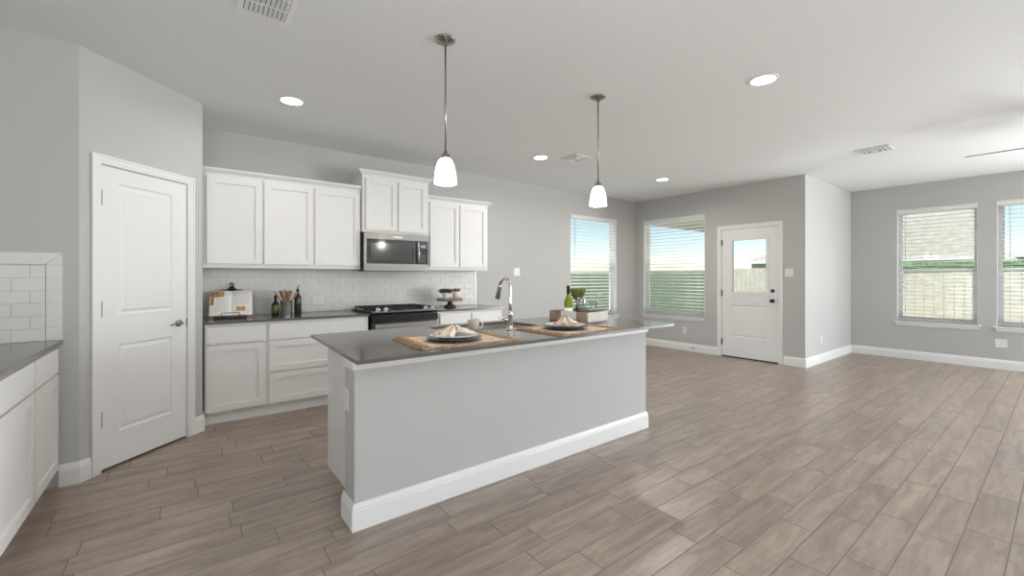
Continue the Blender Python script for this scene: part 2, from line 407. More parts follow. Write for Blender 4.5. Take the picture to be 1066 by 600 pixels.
def make_blind(width, loc, rz, label, wand_x=None, tilt=-8, lift=0.0):
    h = WZ1 - WZ0; hw = width / 2 - .009
    t = thing('window_blind', loc, rz, label, 'blind', 'white horizontal blinds at the windows')
    b = B().prism([(-.012, h - .064), (-.004, h - .070), (.004, h - .066), (.004, h - .004), (-.014, h - .004), (-.018, h - .014), (-.012, h - .022)], 'x', -hw - .006, hw + .006)
    for sx in (-1, 1): b.box(sx * (hw - .002), sx * (hw + .006), .0041, .05, h - .066, h - .008)
    b.build('valance', 'blind', t)
    B().box(-hw + .004, hw - .004, .010, .066, h - .052, h - .008, .002).build('headrail', 'blind', t)
    n = int((h - .078 - .050) / .0580) + 1; b = B(); zt = h - .078
    for i in range(n):
        z = zt - i * .0580
        b.T = Matrix.Translation((0, .042, z)) @ Matrix.Rotation(R(tilt), 4, 'X')
        b.prism([(-.0300, -.0015), (-.015, .0008), (0, .0016), (.015, .0008), (.0300, -.0015), (.0300, .0012), (.015, .0035), (0, .0043), (-.015, .0035), (-.0300, .0012)], 'x', -hw + .004, hw - .004)
    b.T = None; b.build('slats', 'blind', t)
    B().box(-hw + .004, hw - .004, .016, .064, .010, .026, .003).build('bottom_rail', 'blind', t)
    b = B(); k = 3 if width > 1.0 else 2
    for i in range(k):
        x = -hw + .13 + i * (2 * hw - .26) / (k - 1)
        for yy in (.0095, .0745):
            b.tube([(x, yy, .014), (x, yy, h - .05)], .0009, 5)
    b.build('ladder_cord', 'blind', t)
    if wand_x is not None:
        b = B().tube([(wand_x, .008, h - .07), (wand_x, .006, h - .10), (wand_x + .004, .004, h - .80)], .0035, 8)
        b.build('tilt_wand', mat_wand, t)
    return t
mat_wand = mat('clear_plastic_wand', (.35, .35, .36), .3)
def mid(a): return (a[0] + a[1]) / 2
make_window('window_1', W1[1] - W1[0], (mid(W1), YB, WZ0), 0)
make_window('window_2', W2[1] - W2[0], (XD, mid(W2), WZ0), R(-90))
make_window('window_3', W3[1] - W3[0], (XL, mid(W3), WZ0), R(-90), screen=False)
make_window('window_4', W4[1] - W4[0], (XL, mid(W4), WZ0), R(-90), screen=False)
make_blind(W1[1] - W1[0], (mid(W1), YB, WZ0), 0, 'white slatted blind in the window on the kitchen wall, behind the wine bottle', -.49)
make_blind(W2[1] - W2[0], (XD, mid(W2), WZ0), R(-90), 'white slatted blind in the window just left of the half glass door', None)
make_blind(W3[1] - W3[0], (XL, mid(W3), WZ0), R(-90), 'white slatted blind in the full window on the living room wall', -.34)
make_blind(W4[1] - W4[0], (XL, mid(W4), WZ0), R(-90), 'white slatted blind cut off by the right edge of the photo', -.32)
# unseen window frames added with the fill lamps, behind and beside the camera
t = thing('unseen_window_5', (6.3, YS, .02), R(180), kind='structure')
b = B()
for x0, x1 in ((-1.75, -1.69), (-.03, .03), (1.69, 1.75)): b.box(x0, x1, .09, .15, 0, 2.34, .003)
b.box(-1.69, 1.69, .09, .15, 2.27, 2.34, .003); b.box(-1.69, 1.69, .09, .15, 0, .05, .003); b.build('window_frame', 'vinyl', t)
t = thing('unseen_window_7', (XL, -2.55, .02), R(-90), kind='structure')
b = B()
for x0, x1 in ((-1.25, -1.19), (-.03, .03), (1.19, 1.25)): b.box(x0, x1, .09, .15, 0, 2.34, .003)
b.box(-1.19, 1.19, .09, .15, 2.27, 2.34, .003); b.box(-1.19, 1.19, .09, .15, 0, .05, .003); b.build('window_frame', 'vinyl', t)
t = thing('unseen_window_8', (XW, -1.6, .6), R(90), kind='structure')
b = B()
for x0, x1 in ((-1.2, -1.15), (-.02, .02), (1.15, 1.2)): b.box(x0, x1, .09, .15, 0, 1.755, .003)
b.box(-1.15, 1.15, .09, .15, 1.70, 1.755, .003); b.box(-1.15, 1.15, .09, .15, 0, .05, .003); b.build('window_frame', 'vinyl', t)
t = thing('unseen_window_6', (2.2, YS, .6), R(180), kind='structure')
b = B()
for x0, x1 in ((-1.1, -1.05), (-.02, .02), (1.05, 1.1)): b.box(x0, x1, .09, .15, 0, 1.755, .003)
b.box(-1.05, 1.05, .09, .15, 1.70, 1.755, .003); b.box(-1.05, 1.05, .09, .15, 0, .05, .003); b.build('window_frame', 'vinyl', t)

# ------------------------------------------------------------------ doors
def casing(t, x0, x1, ztop, cw=.057):
    """three mitred casing legs as one frame; profile stepped"""
    b = B()
    def leg(pts_in, pts_out):
        pass
    steps = [(0, .30, .011), (.30, .72, .014), (.72, 1.0, .018)]
    for a, c, d in steps:
        o0, o1 = a * cw, c * cw
        b.prism([(x0 - o0, 0), (x0 - o1, 0), (x0 - o1, ztop + o1), (x1 + o1, ztop + o1), (x1 + o1, 0), (x1 + o0, 0), (x1 + o0, ztop + o0), (x0 - o0, ztop + o0)], 'y', -d, -.0004, bev=.0012)
    return b.build('door_casing', 'trim', t)
def panel_recess(b, x0, x1, z0, z1, yf, depth=.008, m=0):
    """raised panel: sloping moulding going in, then a bevel rising back to the field"""
    def ring(i0, y0_, i1, y1_):
        A = [(x0 + i0, z0 + i0), (x1 - i0, z0 + i0), (x1 - i0, z1 - i0), (x0 + i0, z1 - i0)]
        D = [(x0 + i1, z0 + i1), (x1 - i1, z0 + i1), (x1 - i1, z1 - i1), (x0 + i1, z1 - i1)]
        bm = bmesh.new()
        va = [bm.verts.new((p[0], y0_, p[1])) for p in A]; vd = [bm.verts.new((p[0], y1_, p[1])) for p in D]
        for i in range(4): bm.faces.new((va[i], va[(i + 1) % 4], vd[(i + 1) % 4], vd[i]))
        b._merge(bm, m)
    ring(0, yf, .010, yf + depth); ring(.010, yf + depth, .020, yf + depth); ring(.020, yf + depth, .036, yf + .002)
    bm = bmesh.new(); i = .036
    bm.faces.new([bm.verts.new((p[0], yf + .002, p[1])) for p in ((x0 + i, z0 + i), (x1 - i, z0 + i), (x1 - i, z1 - i), (x0 + i, z1 - i))])
    b._merge(bm, m)
def slab_with_holes(b, x0, x1, z0, z1, yf, yb, holes):
    """door slab: stiles and rails round the holes (x0,x1,za,zb), all holes share x range"""
    hx0, hx1 = holes[0][0], holes[0][1]
    b.box(x0, hx0, yf, yb, z0, z1); b.box(hx1, x1, yf, yb, z0, z1)
    zs = z0
    for h in sorted(holes, key=lambda q: q[2]):
        b.box(hx0, hx1, yf, yb, zs, h[2]); zs = h[3]
    b.box(hx0, hx1, yf, yb, zs, z1)
def hinge(t, x, z, yf):
    b = B().tube([(x, yf - .006, z - .05), (x, yf - .006, z + .05)], .0058, 10)
    b.lathe([(0, -.056), (.004, -.054), (.0062, -.05), (0, -.049)], (x, yf - .006, z), 10); b.box(x - .012, x + .012, yf - .0016, yf, z - .05, z + .05)
    return b.build('hinge', 'dkmetal', t)

# pantry door
t = thing('door_1', (PX, PY, 0), R(45), kind='structure')
casing(t, PD[0] + .003, PD[1] - .003, PD[2] - .003)
b = B(); b.box(PD[0], PD[0] + .006, 0, .115, 0, PD[2] - .006); b.box(PD[1] - .006, PD[1], 0, .115, 0, PD[2] - .006)
b.box(PD[0], PD[1], 0, .115, PD[2] - .006, PD[2]); b.build('door_jamb', 'trim', t)
b = B(); x0, x1, yf = PD[0] + .009, PD[1] - .009, .004
hs = [(.243, .637, .237, .828), (.243, .637, 1.030, 1.922)]
slab_with_holes(b, x0, x1, .016, PD[2] - .010, yf, yf + .035, hs)
for h in hs: panel_recess(b, h[0], h[1], h[2], h[3], yf); b.box(h[0], h[1], yf + .012, yf + .035, h[2], h[3])
b.build('door_slab', 'door', t)
for z in (1.813, 1.077, .347): hinge(t, x0 - .003, z, yf)
b = B(); hx, hz = .690, .925
b.lathe([(0, 0), (.028, 0), (.0285, .004), (.025, .009), (.012, .012), (.0105, .030), (.012, .034), (0, .036)], (hx, yf, hz), 28, axis='y')
b.tube([(hx, yf - .038, hz), (hx - .012, yf - .044, hz + .001), (hx - .035, yf - .047, hz + .002), (hx - .070, yf - .046, hz - .002), (hx - .105, yf - .043, hz - .007)], [.0095, .009, .0075, .006, .0055], 12)
b.build('lever_handle', 'nickel', t)
B().box(PD[1] - .0085, PD[1] - .0055, yf - .006, yf + .012, hz - .032, hz + .032, .001).build('strike_plate', 'dkmetal', t)

# patio door with glass; local x = YB-based: x runs towards -y
t = thing('door_2', (XD, D2[1], 0), R(-90), kind='structure')
dw = D2[1] - D2[0]
casing(t, .003, dw - .003, 2.059)
b = B(); b.box(0, .012, 0, WT, 0, 2.05); b.box(dw - .012, dw, 0, WT, 0, 2.05); b.box(0, dw, 0, WT, 2.05, 2.062); b.build('door_jamb', 'trim', t)
B().box(0.012, dw - .012, -.004, WT, -.002, .012, .002).build('threshold', 'dkmetal', t)
b = B(); x0, x1, yf = .016, dw - .016, .006
gx0, gx1 = D2[1] - 3.307, D2[1] - 2.757
hs = [(gx0, gx1, .335, .843), (gx0, gx1, 1.030, 1.893)]
slab_with_holes(b, x0, x1, .020, 2.044, yf, yf + .044, hs)
h = hs[0]; panel_recess(b, h[0], h[1], h[2], h[3], yf); b.box(h[0], h[1], yf + .012, yf + .044, h[2], h[3])
b.build('door_slab', 'door', t)
b = B()
for f in (-1, 1):
    for o0, o1, d in ((-.022, .010, .010), (.010, .026, .005)):
        y_a, y_b = (yf - d, yf + .010) if f < 0 else (yf + .034, yf + .044 + d)
        X0, X1, Z0, Z1 = gx0 + o0, gx1 - o0, 1.030 + o0, 1.893 - o0; q = o1 - o0
        b.box(X0, X0 + q, y_a, y_b, Z0, Z1, .0015); b.box(X1 - q, X1, y_a, y_b, Z0, Z1, .0015)
        b.box(X0 + q, X1 - q, y_a, y_b, Z0, Z0 + q, .0015); b.box(X0 + q, X1 - q, y_a, y_b, Z1 - q, Z1, .0015)
b.build('glazing_frame', 'trim', t)
B().box(gx0 + .002, gx1 - .002, yf + .018, yf + .026, 1.032, 1.891).build('pane', 'glass', t)
for z in (1.845, 1.03, .236): hinge(t, x0 - .003, z, yf)
hx = D2[1] - 2.690
b = B(); b.lathe([(0, 0), (.029, 0), (.029, .006), (.012, .012), (.010, .026), (.022, .034), (.026, .046), (.023, .058), (0, .064)], (hx, yf, .930), 28, axis='y'); b.build('door_knob', 'dkmetal', t)
b = B(); b.lathe([(0, 0), (.027, 0), (.027, .008), (.020, .014), (0, .015)], (hx, yf, 1.080), 28, axis='y'); b.box(hx - .004, hx + .004, yf - .028, yf - .013, 1.065, 1.095, .002); b.build('deadbolt', 'dkmetal', t)
B().box(dw - .0150, dw - .0115, -.004, .016, .90, .96, .001).build('strike_plate', 'nickel', t)

# ------------------------------------------------------------------ cabinets (local: x along, face frame at y=0, room is -y, wall +y)
def shaker(b, x0, x1, z0, z1, rail=.057, th=.024, rec=.013):
    b.box(x0, x0 + rail, -th, 0, z0, z1, .0012); b.box(x1 - rail, x1, -th, 0, z0, z1, .0012)
    b.box(x0 + rail, x1 - rail, -th, 0, z1 - rail, z1, .0012); b.box(x0 + rail, x1 - rail, -th, 0, z0, z0 + rail, .0012)
    b.box(x0 + rail - .002, x1 - rail + .002, -th + rec, 0, z0 + rail - .002, z1 - rail + .002)
CROWN = [(0, 0), (.008, 0), (.010, .010), (.022, .022), (.036, .032), (.040, .040), (.045, .042), (.045, .055), (0, .055)]
def upper_cabinet(x0, x1, yfront, z0, z1, doors, label, crown_path, crown_z, group='white shaker wall cabinets'):
    t = thing('wall_cabinet', (x0, yfront, z0), 0, label, 'cabinet', group)
    w_ = x1 - x0; d = YB - yfront - .001; h = z1 - z0
    b = B(); b.box(0.0005, w_ - .0005, .0002, d, 0, h, .001); b.build('cabinet_body', 'cab', t)
    for a, c, za, zb in doors:
        q = B(); shaker(q, a - x0, c - x0, za - z0, zb - z0); q.build('cabinet_door', 'cab', t)
    if crown_path:
        prof = [(dd, zz + crown_z - z0) for dd, zz in CROWN]
        B().sweep([(px - x0, py - yfront) for px, py in crown_path], prof, -1).build('crown_molding', 'cab', t)
    return t
YU = YB - .335
upper_cabinet(QX + .012, .605, YU, 1.372, 2.262, [(.157, .597, 1.412, 2.212)], 'single door white wall cabinet nearest the pantry, above the cookbook', [(.605, YU), (QX + .012, YU)][::-1], 2.235)
upper_cabinet(.605, 1.548, YU, 1.372, 2.262, [(.614, 1.058, 1.412, 2.212), (1.076, 1.534, 1.412, 2.212)], 'double door white wall cabinet left of the microwave', [(.605, YU), (1.548, YU)], 2.235)
YM = YB - .385
upper_cabinet(1.552, 2.346, YM, 1.787, 2.445, [(1.586, 1.944, 1.812, 2.385), (1.962, 2.318, 1.812, 2.385)], 'raised two door white wall cabinet directly above the microwave', [(1.552, YB), (1.552, YM), (2.346, YM), (2.346, YB)], 2.418)
upper_cabinet(2.350, 3.250, YU, 1.372, 2.262, [(2.386, 2.796, 1.412, 2.212), (2.812, 3.222, 1.412, 2.212)], 'double door white wall cabinet right of the microwave', [(2.350, YU), (3.250, YU), (3.250, YB)], 2.235)

TOE = .105
def base_cabinet(loc, rz, width, depth, fronts, label, end_left=False, end_right=False):
    """fronts: (kind, x0, x1, z0, z1), kind d door, s slab drawer, r shaker drawer"""
    t = thing('base_cabinet', loc, rz, label, 'cabinet', 'white shaker base cabinets')
    B().box(.0005, width - .0005, .0002, depth, TOE - .002, CT - .0205, .001).build('cabinet_body', 'cab', t)
    B().box(.0005, width - .0005, .055, depth, 0.0, TOE - .002).build('toe_kick', 'cab', t)
    B().prism([(.055, 0), (.043, 0), (.044, .008), (.049, .014), (.055, .016)], 'x', .001, width - .001).build('shoe_molding', 'cab', t)
    for k, a, c, za, zb in fronts:
        q = B()
        if k == 's': q.box(a, c, -.024, 0, za, zb, .002)
        else: shaker(q, a, c, za, zb)
        q.build('cabinet_door' if k == 'd' else 'drawer', 'cab', t)
    return t
YF = 4.507; BD = YB - YF - .001
base_cabinet((QX + .014, YF, 0), 0, .600 - QX - .014, BD, [('s', .013, .458, .707, .852), ('d', .013, .458, .118, .692)], 'base cabinet with one drawer over one door, next to the pantry wall')
base_cabinet((.600, YF, 0), 0, 1.540 - .600, BD, [('s', .018, .925, .705, .852), ('r', .018, .925, .412, .692), ('r', .018, .925, .118, .399)], 'three drawer base cabinet left of the range')
base_cabinet((2.345, YF, 0), 0, .945, BD, [('s', .034, .452, .705, .852), ('s', .472, .92, .705, .852), ('d', .034, .452, .118, .692), ('d', .472, .92, .118, .692)], 'base cabinet right of the range with two drawers side by side')
# left run, front faces +x : local x -> +y, local -y -> +x
XF = -.634
base_cabinet((XF, 3.235, 0), R(90), PY - 3.235 - .002, .609, [('s', .008, .510, .705, .852), ('d', .008, .510, .118, .692)], 'base cabinet at the left edge, the one against the grey wall')
base_cabinet((XF, 2.60, 0), R(90), .635, .609, [('s', .010, .625, .705, .852), ('d', .010, .625, .118, .692)], 'base cabinet cut by the left edge of the photo, nearer the camera')
base_cabinet((XF, 1.95, 0), R(90), .65, .609, [('s', .010, .64, .705, .852), ('d', .010, .64, .118, .692)], 'base cabinet of the left run outside the frame, second from the camera end')
base_cabinet((XF, 1.20, 0), R(90), .75, .609, [('s', .010, .74, .705, .852), ('d', .010, .74, .118, .692)], 'base cabinet of the left run outside the frame, at the camera end')

def worktop(name, pts, label, hole=None):
    b = B()
    if hole is None: b.poly(pts, CT - .020, CT, bev=.002)
    o = b.build(name, 'quartz'); return tag(o, label, 'countertop')
worktop('countertop', [(QX + .001, 4.470), (1.553, 4.470), (1.553, YB - .0125), (QX + .001, YB - .0125)], 'grey quartz countertop under the cookbook, left of the range')
worktop('countertop', [(2.332, 4.470), (3.325, 4.470), (3.325, YB - .0125), (2.332, YB - .0125)], 'grey quartz countertop under the cake stand, right of the range')
worktop('countertop', [(XW + .001, 1.19), (-.592, 1.19), (-.592, PY - .0125), (XW + .001, PY - .0125)], 'grey quartz countertop at the left edge of the photo')

# ------------------------------------------------------------------ tile backsplashes (local x along wall, y=0 wall face, room -y)
def bond(b, x0, x1, z0, z1, tw=.1524, th=.0762, gap=.0022, ofs=0.0, ft=.008):
    row = 0; z = z0
    while z < z1 - .003:
        zt = min(z + th, z1); x = x0 - (tw / 2 if row % 2 else 0) - ofs
        while x < x1:
            a, c = max(x, x0), min(x + tw, x1)
            if c - a > .006: b.box(a + gap / 2, c - gap / 2, -ft, -.004, z + gap / 2, zt - gap / 2, .0009, seg=1)
            x += tw
        z += th; row += 1
    b.box(x0, x1, -.0055, -.0005, z0, z1, m=1)
b = B(); b.T = Matrix.Translation((0, YB, 0)); bond(b, QX + .001, 3.24, CT + .0002, 1.371)
b.T = Matrix.Translation((0, YB, 0)); b.box(3.241, 3.285, -.010, -.0005, CT + .0002, 1.371, .002)
o = b.build('tile_backsplash', ['tile', 'grout']); tag(o, 'white subway tile backsplash along the wall behind the range', 'backsplash')
b = B(); b.T = Matrix.Translation((0, PY, 0))
bond(b, XW + .001, -.668, CT + .0002, 1.362, ofs=.02)
b.prism([(XW + .001, 1.364), (-.668, 1.364), (-.597, 1.434), (XW + .001, 1.434)], 'y', -.009, -.0005, bev=.001)
zs = [CT + .001, .985, 1.137, 1.289, 1.362]
for a, c in zip(zs, zs[1:]): b.box(-.666, -.597, -.009, -.0005, a, c - .002, .001)
b.prism([(-.666, 1.364), (-.666, 1.3625), (-.597, 1.3625), (-.597, 1.432)], 'y', -.009, -.0005, bev=.0005)
o = b.build('tile_backsplash', ['tile', 'grout']); tag(o, 'white subway tile backsplash with a mitred border above the left counter', 'backsplash')

# ------------------------------------------------------------------ island
ix0, ix1 = .682, 3.138; iy0, iy1, iy2 = 2.205, 2.362, 3.075
t = thing('kitchen_island', (1.9, 2.2, 0), 0, 'long grey kitchen island with a white baseboard in the middle of the room', 'kitchen island')
O = (1.9, 2.2, 0)
B().box(ix0, ix1, iy0, iy1, 0, CT - .0205, .003).build('knee_wall', 'wall', t, O)
B().box(.775, ix1 - .02, iy1, iy2, TOE, CT - .205, .001).box(.775, ix1 - .02, iy1, 2.54, CT - .205, CT - .0205).box(.775, 1.42, 2.54, iy2, CT - .205, CT - .0205).box(2.33, ix1 - .02, 2.54, iy2, CT - .205, CT - .0205).box(1.42, 2.33, 3.055, iy2, CT - .205, CT - .0205).build('cabinet_body', 'cab', t, O)
B().box(.775, .793, iy2 - .075, iy2, 0, TOE - .0005).box(.775, ix1 - .02, iy1, iy2 - .075, 0, TOE - .0005).build('toe_kick', 'cab', t, O)
B().sweep([(ix0, iy1 + .02), (ix0, iy0), (ix1, iy0), (ix1, iy1 + .02)], BB, -1).box(ix0 - .0, ix0 + .09, iy1 + .0005, iy1 + .02, 0, .130).build('baseboard', 'trim', t, O)
B().sweep([(ix0, iy1), (ix0, iy0), (ix1, iy0), (ix1, iy1)], [(0, CT - .085), (.010, CT - .085), (.012, CT - .078), (.012, CT - .032), (.018, CT - .0205), (0, CT - .0205)], -1).build('top_trim', 'trim', t, O)
for k, (a, c) in enumerate(((.79, 1.22), (1.24, 1.40), (2.35, 2.74), (2.76, 3.10))):
    q = B(); q.T = Matrix.Translation((0, iy2, 0)) @ Matrix.Scale(-1, 4, (0, 1, 0)); shaker(q, a, c, .118, .692, rail=.04)
    bmesh.ops.reverse_faces(q.bm, faces=q.bm.faces[:]); q.build('cabinet_door', 'cab', t, O)
q = B(); q.T = Matrix.Translation((0, iy2, 0)) @ Matrix.Scale(-1, 4, (0, 1, 0)); shaker(q, 1.43, 1.87, .118, .85); shaker(q, 1.89, 2.32, .118, .85)
bmesh.ops.reverse_faces(q.bm, faces=q.bm.faces[:]); q.build('sink_doors', 'cab', t, O)
# island worktop with a sink cut-out
SX0, SX1, SY0, SY1 = 1.47, 2.26, 2.585, 2.990
cx = [(.630, 2.000), (3.232, 2.000), (3.232, 3.100), (.672, 3.100)]
bm = bmesh.new()
def rr(x0, x1, y0, y1, r, n=5):
    pts = []
    for cx_, cy_, a0 in ((x1 - r, y1 - r, 0), (x0 + r, y1 - r, 90), (x0 + r, y0 + r, 180), (x1 - r, y0 + r, 270)):
        for i in range(n + 1): a = R(a0 + 90 * i / n); pts.append((cx_ + r * math.cos(a), cy_ + r * math.sin(a)))
    return pts
ho = rr(SX0, SX1, SY0, SY1, .045)
def plate(bm, outer, hole, z):
    vo = [bm.verts.new((x, y, z)) for x, y in outer]; vh = [bm.verts.new((x, y, z)) for x, y in hole]
    es = [bm.edges.new((vo[i], vo[(i + 1) % len(vo)])) for i in range(len(vo))] + [bm.edges.new((vh[i], vh[(i + 1) % len(vh)])) for i in range(len(vh))]
    bmesh.ops.triangle_fill(bm, edges=es, use_beauty=True); return vo, vh
e = .0015
inset = [(.630 + e, 2.0 + e), (3.232 - e, 2.0 + e), (3.232 - e, 3.1 - e), (.672 + e, 3.1 - e)]
vt, ht = plate(bm, inset, ho, CT); vb, hb = plate(bm, inset, ho, CT - .020)
m1 = [bm.verts.new((x, y, CT - e)) for x, y in cx]; m2 = [bm.verts.new((x, y, CT - .020 + e)) for x, y in cx]
for A, D in ((vt, m1), (m1, m2), (m2, vb), (ht, hb)):
    for i in range(len(A)): bm.faces.new((A[i], A[(i + 1) % len(A)], D[(i + 1) % len(A)], D[i]))
bmesh.ops.recalc_face_normals(bm, faces=bm.faces[:])
b = B(); b._merge(bm, 0); tag(b.build('countertop', 'quartz', offset=(1.9, 2.55, CT - .02)), 'long grey quartz countertop on top of the island', 'countertop')
# undermount sink
bm = bmesh.new(); rings = []
for gx, z in ((.012, CT - .0205), (.002, CT - .0205), (.002, CT - .19), (-.018, CT - .20)):
    rings.append([bm.verts.new((x, y, z)) for x, y in rr(SX0 - gx, SX1 + gx, SY0 - gx, SY1 + gx, .045 + max(0, gx))])
for A, D in zip(rings, rings[1:]):
    for i in range(len(A)): bm.faces.new((A[i], A[(i + 1) % len(A)], D[(i + 1) % len(A)], D[i]))
bm.faces.new(rings[-1]); bmesh.ops.recalc_face_normals(bm, faces=bm.faces[:])
for f in bm.faces: f.normal_flip()
t = thing('sink', (1.865, 2.79, CT - .2), 0, 'stainless steel undermount sink sunk into the island countertop', 'sink')
b = B(); b._merge(bm, 0); b.build('basin', 'basin', t, (1.865, 2.79, CT - .2))
B().lathe([(0, -.001), (.030, -.001), (.042, .003), (.042, .0), (.045, .0)], (0, 0, .002), 28).build('drain', 'dkmetal', t)
# faucet
fx, fy = 1.885, 2.480
t = thing('faucet', (fx, fy, CT), 0, 'tall gooseneck chrome faucet on the island', 'faucet')
b = B().lathe([(0, 0), (.029, 0), (.029, .006), (.022, .012), (.020, .035), (.021, .040), (.020, .105), (.023, .110), (.022, .118), (.0135, .128), (0, .130)], seg=28)
b.build('faucet_body', 'chrome', t)
cyl = [(0, 0, .125), (0, 0, .20), (0, 0, .312)]; ra = .064
for i in range(1, 13):
    a = R(180 - i * 14); cyl.append((0, ra + ra * math.cos(a), .312 + ra * math.sin(a)))
B().tube(cyl, .0115, 16).build('gooseneck_spout', 'chrome', t)
e1 = Vector(cyl[-1]); d1 = (Vector(cyl[-1]) - Vector(cyl[-2])).normalized()
B().tube([e1 - d1 * .005, e1 + d1 * .01, e1 + d1 * .055, e1 + d1 * .105, e1 + d1 * .110], [.013, .0155, .0165, .0185, .014], 16).build('spray_head', 'nickel', t)
B().tube([(-.018, 0, .075), (-.040, 0, .077), (-.058, -.002, .082)], [.013, .0125, .009], 12).tube([(-.055, -.002, .082), (-.085, -.006, .090), (-.125, -.012, .098)], [.0065, .0055, .0045], 10).build('lever_handle', 'chrome', t)

# ------------------------------------------------------------------ microwave
mx0, mx1, mz0, mz1 = 1.556, 2.336, 1.357, 1.784; my = YB - .425
t = thing('microwave', (mx0, my, mz0), 0, 'stainless over the range microwave with a black glass door', 'microwave')
w_, h_ = mx1 - mx0, mz1 - mz0
B().box(0, w_, .018, YB - my - .001, .008, h_, .002).build('housing', 'black', t)
b = B(); fr0, fr1 = .035, .070
b.box(0, w_, 0, .0175, h_ - fr1, h_, .003); b.box(0, w_, 0, .0175, 0, fr1 + .01, .003); b.box(0, .030, 0, .0175, fr1 + .01, h_ - fr1, .002); b.box(w_ - .012, w_, 0, .0175, fr1 + .01, h_ - fr1, .002)
b.build('front_frame', 'steel', t)
B().box(.0305, .628, .002, .0175, fr1 + .0105, h_ - fr1 - .0005, .002).build('door_glass', 'blackglass', t)
b = B().box(.075, .565, .0008, .0018, fr1 + .05, h_ - fr1 - .045); b.build('viewing_window', mat('microwave_mesh_window', (.055, .052, .05), .12), t)
b = B().box(.6285, w_ - .0125, .002, .0175, fr1 + .0105, h_ - fr1 - .0005, .002); cp = b.build('control_panel', 'blackglass', t)
B().box(.675, .735, .0005, .0018, h_ - .150, h_ - .118).build('display', mat('clock_display', (.35, .42, .48), .3), cp)
b = B()
for i in range(4):
    for j in range(3): b.box(.666 + j * .026, .684 + j * .026, .0008, .0018, .105 + i * .026, .119 + i * .026)
b.build('keypad', mat('grey_keypad', (.10, .10, .10), .4), cp)
b = B().tube([(.632, 0, fr1 + .03), (.632, -.028, fr1 + .04), (.636, -.036, h_ / 2), (.632, -.028, h_ - fr1 - .02), (.632, 0, h_ - fr1 - .01)], .0115, 14); b.build('door_handle', 'chrome', t)
B().box(.04, w_ - .04, .03, .30, -.004, .0075).build('underside_grille', 'dkmetal', t)
B().box(.335, .445, -.0006, -.0001, h_ - .046, h_ - .034).build('badge', 'chrome', t)

# ------------------------------------------------------------------ range
rx0, rx1, ry = 1.560, 2.325, 4.455
t = thing('gas_range', (rx0, ry, 0), 0, 'stainless slide in gas range with black grates and knobs', 'range')
w_ = rx1 - rx0; d_ = YB - ry - .014
B().box(.002, w_ - .002, .03, d_, .03, .895, .002).build('range_body', 'dkmetal', t)
b = B(); b.box(.01, w_ - .01, .06, .5, 0, .03); b.build('toe_base', 'black', t)
B().box(.004, w_ - .004, .006, .0295, .20, .790, .004).build('oven_door', 'steel', t)
B().box(.10, w_ - .10, .003, .0055, .32, .60, .002).build('oven_window', 'blackglass', t)
B().box(.004, w_ - .004, .008, .0295, .035, .19, .004).build('storage_drawer', 'steel', t)
B().prism([(-.012, .800), (.0295, .800), (.0295, .905), (.010, .905), (-.012, .880)], 'x', -.002, w_ + .002, bev=.002).build('control_panel', 'black', t)
b = B().box(.02, w_ - .02, -.052, -.028, .742, .786, .009, seg=3)
for sx in (.06, w_ - .06): b.box(sx - .014, sx + .014, -.03, .0055, .750, .778, .003)
b.build('oven_handle', 'chrome', t)
B().box(-.014, w_ + .014, -.004, d_, .9055, .918, .004).build('cooktop', 'black', t)
B().box(-.008, w_ + .008, -.016, .030, .9055, .924, .006, seg=3).build('front_lip', 'steel', t)
for i, x in enumerate((.065, .150, .235, w_ - .235, w_ - .150, w_ - .065)):
    if i in (2, 3): continue
    b = B(); b.T = Matrix.Translation((x, .004, .923)) @ Matrix.Rotation(R(35), 4, 'X')
    b.lathe([(0, 0), (.027, 0), (.027, .006), (.023, .010), (.021, .036), (.018, .040), (0, .041)], seg=24); b.box(-.003, .003, -.020, .020, .040, .047, .001)
    b.build('knob', 'chrome', t)
for gx in (.125, w_ / 2, w_ - .125):
    for gy in (.19, .45):
        if abs(gx - w_ / 2) < .01 and gy > .3: continue
        b = B().lathe([(0, 0), (.055, 0), (.055, .008), (.045, .012), (.040, .020), (0, .022)], (gx, gy, .918), 24); b.build('burner', 'blackm', t)
for k in range(3):
    g0 = .012 + k * (w_ - .024) / 3; g1 = g0 + (w_ - .024) / 3 - .006; b = B(); z0, z1 = .936, .950
    b.box(g0, g0 + .012, .045, d_ - .05, z0, z1, .002); b.box(g1 - .012, g1, .045, d_ - .05, z0, z1, .002)
    for yy in (.045, .19, .315, .45, d_ - .062): b.box(g0 + .012, g1 - .012, yy - .0, yy + .011, z0, z1, .002)
    b.box((g0 + g1) / 2 - .006, (g0 + g1) / 2 + .006, .056, d_ - .062, z0, z1, .002)
    for xx in (g0, g1 - .012):
        for yy in (.05, d_ - .064): b.box(xx, xx + .012, yy, yy + .012, .918, z0)
    b.build('grate', 'blackm', t)

